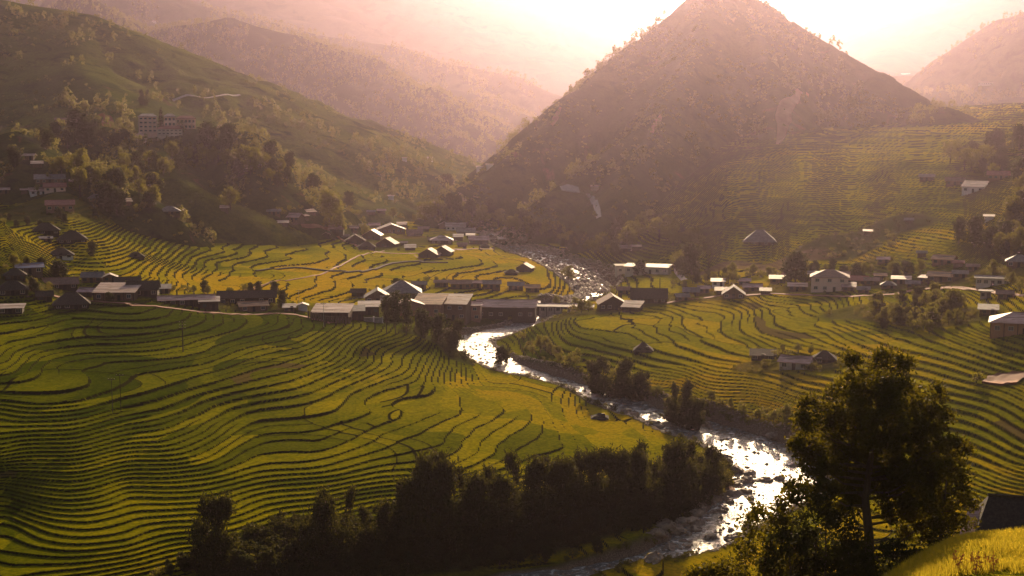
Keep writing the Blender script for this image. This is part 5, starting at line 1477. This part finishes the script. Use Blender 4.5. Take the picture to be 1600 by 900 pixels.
# ---------------------------------------------------------------- hedges, thickets and groves between the houses
belt([(285,893),(420,888),(560,878),(700,868),(850,842),(1000,815),(1120,775)], 44, (26, 52), ['bamboo', 'dense', 'dense'], dict(bamboo='low bamboo in the dark thicket under the bottom row', dense='dark tree in the thicket under the bottom bamboo row'), 'thicket under the bottom bamboo row', 9)
belt([(1090,715),(1120,730),(1140,760),(1120,775)], 14, (26, 44), ['shrub'], 'yellow green bush on the inside of the river bend', 'bushes on the inside of the river bend', 10)
belt([(815,535),(850,552),(900,568),(960,592),(1040,625),(1110,640),(1200,658),(1290,680)], 80, (16, 30), ['shrub', 'shrub', 'shrub', 'broad'], dict(shrub='scrubby bush on the bank below the right field', broad='small tree on the bank below the right field'), 'growth on the bank below the right field', 14)
belt([(0,452),(60,452),(130,464),(230,470),(330,484),(440,488)], 40, (12, 26), ['shrub', 'dense'], dict(shrub='bush between the houses of the left village row', dense='dark tree between the houses of the left village row'), 'greenery in the left village row', 8)
belt([(560,492),(640,500),(700,505),(760,505),(830,498)], 24, (14, 24), ['shrub', 'dense'], dict(shrub='bush under the riverside house walls', dense='dark tree under the riverside house walls'), 'growth under the riverside houses', 6)
belt([(850,486),(900,484),(960,486),(1010,484),(1060,474),(1120,468),(1200,462),(1290,462),(1340,465)], 62, (12, 26), ['shrub', 'shrub', 'broad'], dict(shrub='hedge bush along the top edge of the right field', broad='small tree along the top edge of the right field'), 'hedge along the top edge of the right field', 7)
belt([(1340,480),(1400,478),(1460,482),(1500,490),(1450,508),(1380,498),(1350,475)], 100, (15, 32), ['shrub', 'broad', 'broad', 'bamboo'], dict(shrub='bush in the thicket right of the village field', broad='leafy tree in the thicket right of the village field', bamboo='bamboo in the thicket right of the village field'), 'thicket right of the village field', 14)
belt([(1500,440),(1560,450),(1600,455)], 16, (14, 28), ['shrub', 'broad'], dict(shrub='bush between the right-hand houses', broad='small tree between the right-hand houses'), 'greenery between the right-hand houses', 14)
belt([(0,270),(60,262),(130,272),(190,290),(250,310),(200,325),(120,322),(40,318)], 62, (18, 38), ['dense', 'broad', 'shrub'], dict(shrub='bush in the left hillside village', broad='leafy tree in the left hillside village', dense='dark tree in the left hillside village'), 'trees of the left hillside village', 12)
belt([(200,262),(260,262),(330,258),(400,268),(450,290)], 34, (18, 34), ['dense', 'broad'], dict(broad='small tree on the face of the school knoll', dense='dark tree on the face of the school knoll'), 'trees on the face of the school knoll', 16)
belt([(60,228),(140,226),(240,230),(320,224),(400,240)], 26, (18, 32), ['dense'], 'dark tree around the school on the knoll', 'dark trees around the school', 10)
belt([(430,352),(480,348),(540,362),(580,392),(640,386),(700,372),(760,382)], 46, (10, 22), ['shrub', 'broad'], dict(shrub='bush among the upstream hamlet houses', broad='small tree among the upstream hamlet houses'), 'greenery in the upstream hamlet', 12)
belt([(700,328),(770,348),(840,366),(900,380),(960,398)], 56, (16, 30), ['broad', 'dense', 'shrub'], dict(shrub='bush on the mountain foot above the stony river', broad='tree on the mountain foot above the stony river', dense='dark tree on the mountain foot above the stony river'), 'trees on the mountain foot', 10)
belt([(960,380),(1020,370),(1080,400),(1060,430)], 34, (20, 40), ['broad', 'dense'], dict(broad='leafy tree around the school under the mountain', dense='dark tree around the school under the mountain'), 'trees around the school under the mountain', 14)
belt([(1290,395),(1340,385),(1400,375),(1370,405),(1310,410)], 46, (10, 18), ['banana', 'shrub'], dict(banana='banana plant in the garden plot on the right slope', shrub='bush in the garden plot on the right slope'), 'garden plot on the right slope', 14)
belt([(1480,250),(1540,262),(1600,290),(1590,340),(1560,395),(1600,400)], 40, (20, 40), ['dense', 'broad'], dict(broad='leafy tree on the right-hand spur', dense='dark tree on the right-hand spur'), 'trees on the right-hand spur', 12)
belt([(900,440),(950,455),(1000,458)], 10, (10, 18), ['shrub'], 'bush by the river below the cream school', 'bushes by the river below the school', 5)
belt([(0,345),(60,350),(120,345),(180,350)], 14, (10, 18), ['shrub', 'dense'], dict(shrub='bush below the left hillside village', dense='dark tree below the left hillside village'), 'greenery below the left hillside village', 8)


belt([(0,420),(60,418),(110,440),(200,446),(280,455),(350,462),(430,462)], 36, (12, 22), ['shrub', 'dense', 'broad'], dict(shrub='bush behind the left village row', broad='small tree behind the left village row', dense='dark tree behind the left village row'), 'greenery behind the left village row', 4)
belt([(850,455),(930,450),(1000,450),(1080,446),(1140,440),(1200,430),(1280,428),(1350,432),(1420,430),(1500,425),(1600,425)], 90, (12, 26), ['shrub', 'dense', 'broad'], dict(shrub='bush behind the houses of the right village', broad='small tree behind the houses of the right village', dense='dark tree behind the houses of the right village'), 'greenery behind the right village', 6)
belt([(560,462),(620,446),(700,444),(800,446)], 18, (8, 16), ['shrub', 'broad'], dict(shrub='bush behind the riverside roofs', broad='small tree behind the riverside roofs'), 'greenery behind the riverside roofs', 4)
belt([(1180,550),(1290,552)], 8, (10, 18), ['shrub', 'broad'], dict(shrub='bush round the field farmhouse', broad='small tree round the field farmhouse'), 'greenery round the field farmhouse', 4)
belt([(430,332),(520,330),(600,345),(680,346),(770,362)], 30, (10, 20), ['shrub', 'broad'], dict(shrub='bush on the far side of the upstream hamlet', broad='small tree on the far side of the upstream hamlet'), 'greenery on the far side of the upstream hamlet', 5)

belt([(235,898),(320,885),(400,886),(480,876)], 26, (18, 44), ['shrub', 'dense', 'bamboo'], dict(shrub='bush in the dark growth round the lone left bamboo', dense='dark tree in the growth round the lone left bamboo', bamboo='low bamboo beside the lone left bamboo clump'), 'growth round the lone left bamboo clump', 8)
# undergrowth past counting on the banks and between the houses
def m_at(A_, x, y):
    r = np.clip((1 / y - _iv[0]) / (_iv[1] - _iv[0]), 0, NR - 1).astype(int); c = np.clip((x / y - GU[0]) / (GU[1] - GU[0]), 0, NCc - 1).astype(int)
    return A_[r, c]
def undergrowth(mask, n, size, name, label, pk='shrub', y1=700):
    y = 1 / rng.uniform(1 / y1, 1 / 215, n * 12); x = rng.uniform(-.44, .44, len(y)) * y
    w = m_at(mask, x, y) * (m_at(gz, x, y) > m_at(rz, x, y) + .2) * (m_at(rd - rw, x, y) > 1.0)
    m = rng.random(len(x)) < w * .9; x, y = x[m][:n], y[m][:n]; z = g_height(x, y)
    m = T(x, y) < z + .5; x, y, z = x[m], y[m], z[m]
    H, L = PROTO[pk]
    for k, (fo, wo) in enumerate(L):
        s = slice(k, None, len(L)); gn_scatter(name, np.stack([x[s], y[s], z[s] - .1], 1), rng.uniform(size[0], size[1], len(x[s])) / H, fo, label)
undergrowth(np.clip(scrub, 0, 1), 3600, (.8, 2.4), 'bank_undergrowth', 'dense undergrowth on the river banks', 'darkshrub')
undergrowth(rough * .6, 2200, (.5, 1.5), 'shore_weeds', 'weeds along the river shores')
undergrowth(village * .7, 1500, (.8, 2.2), 'village_weeds', 'weeds and garden growth between the houses')

belt([(380,897),(520,893),(680,890),(820,884),(930,868)], 22, (20, 38), ['shrub', 'dense'], dict(shrub='bush at the bottom edge below the bamboo row', dense='dark tree at the bottom edge below the bamboo row'), 'growth at the bottom edge below the bamboo row', 5)
HAZE_D = 0.000070
# ---------------------------------------------------------------- haze
m, nt, nd, lk = mat('haze_air')
vol = nt.nodes.new('ShaderNodeVolumePrincipled')
vol.inputs['Color'].default_value = (.90, .72, .95, 1)
vol.inputs['Density'].default_value = HAZE_D
vol.inputs['Anisotropy'].default_value = .89
out = nt.nodes.new('ShaderNodeOutputMaterial'); nt.links.new(vol.outputs[0], out.inputs['Volume'])
x0, x1, y0, y1, z0, z1 = -7400, 7400, -2100, 12100, -9.5, 1000
Vh = [(x, y, z) for z in (z0, z1) for y in (y0, y1) for x in (x0, x1)]
Fh = [(0, 2, 3, 1), (4, 5, 7, 6), (0, 1, 5, 4), (2, 6, 7, 3), (0, 4, 6, 2), (1, 3, 7, 5)]
o = link('haze', mesh_np('haze', Vh, Fh, m))
tag(o, 'warm evening haze filling the valley', kind='stuff')
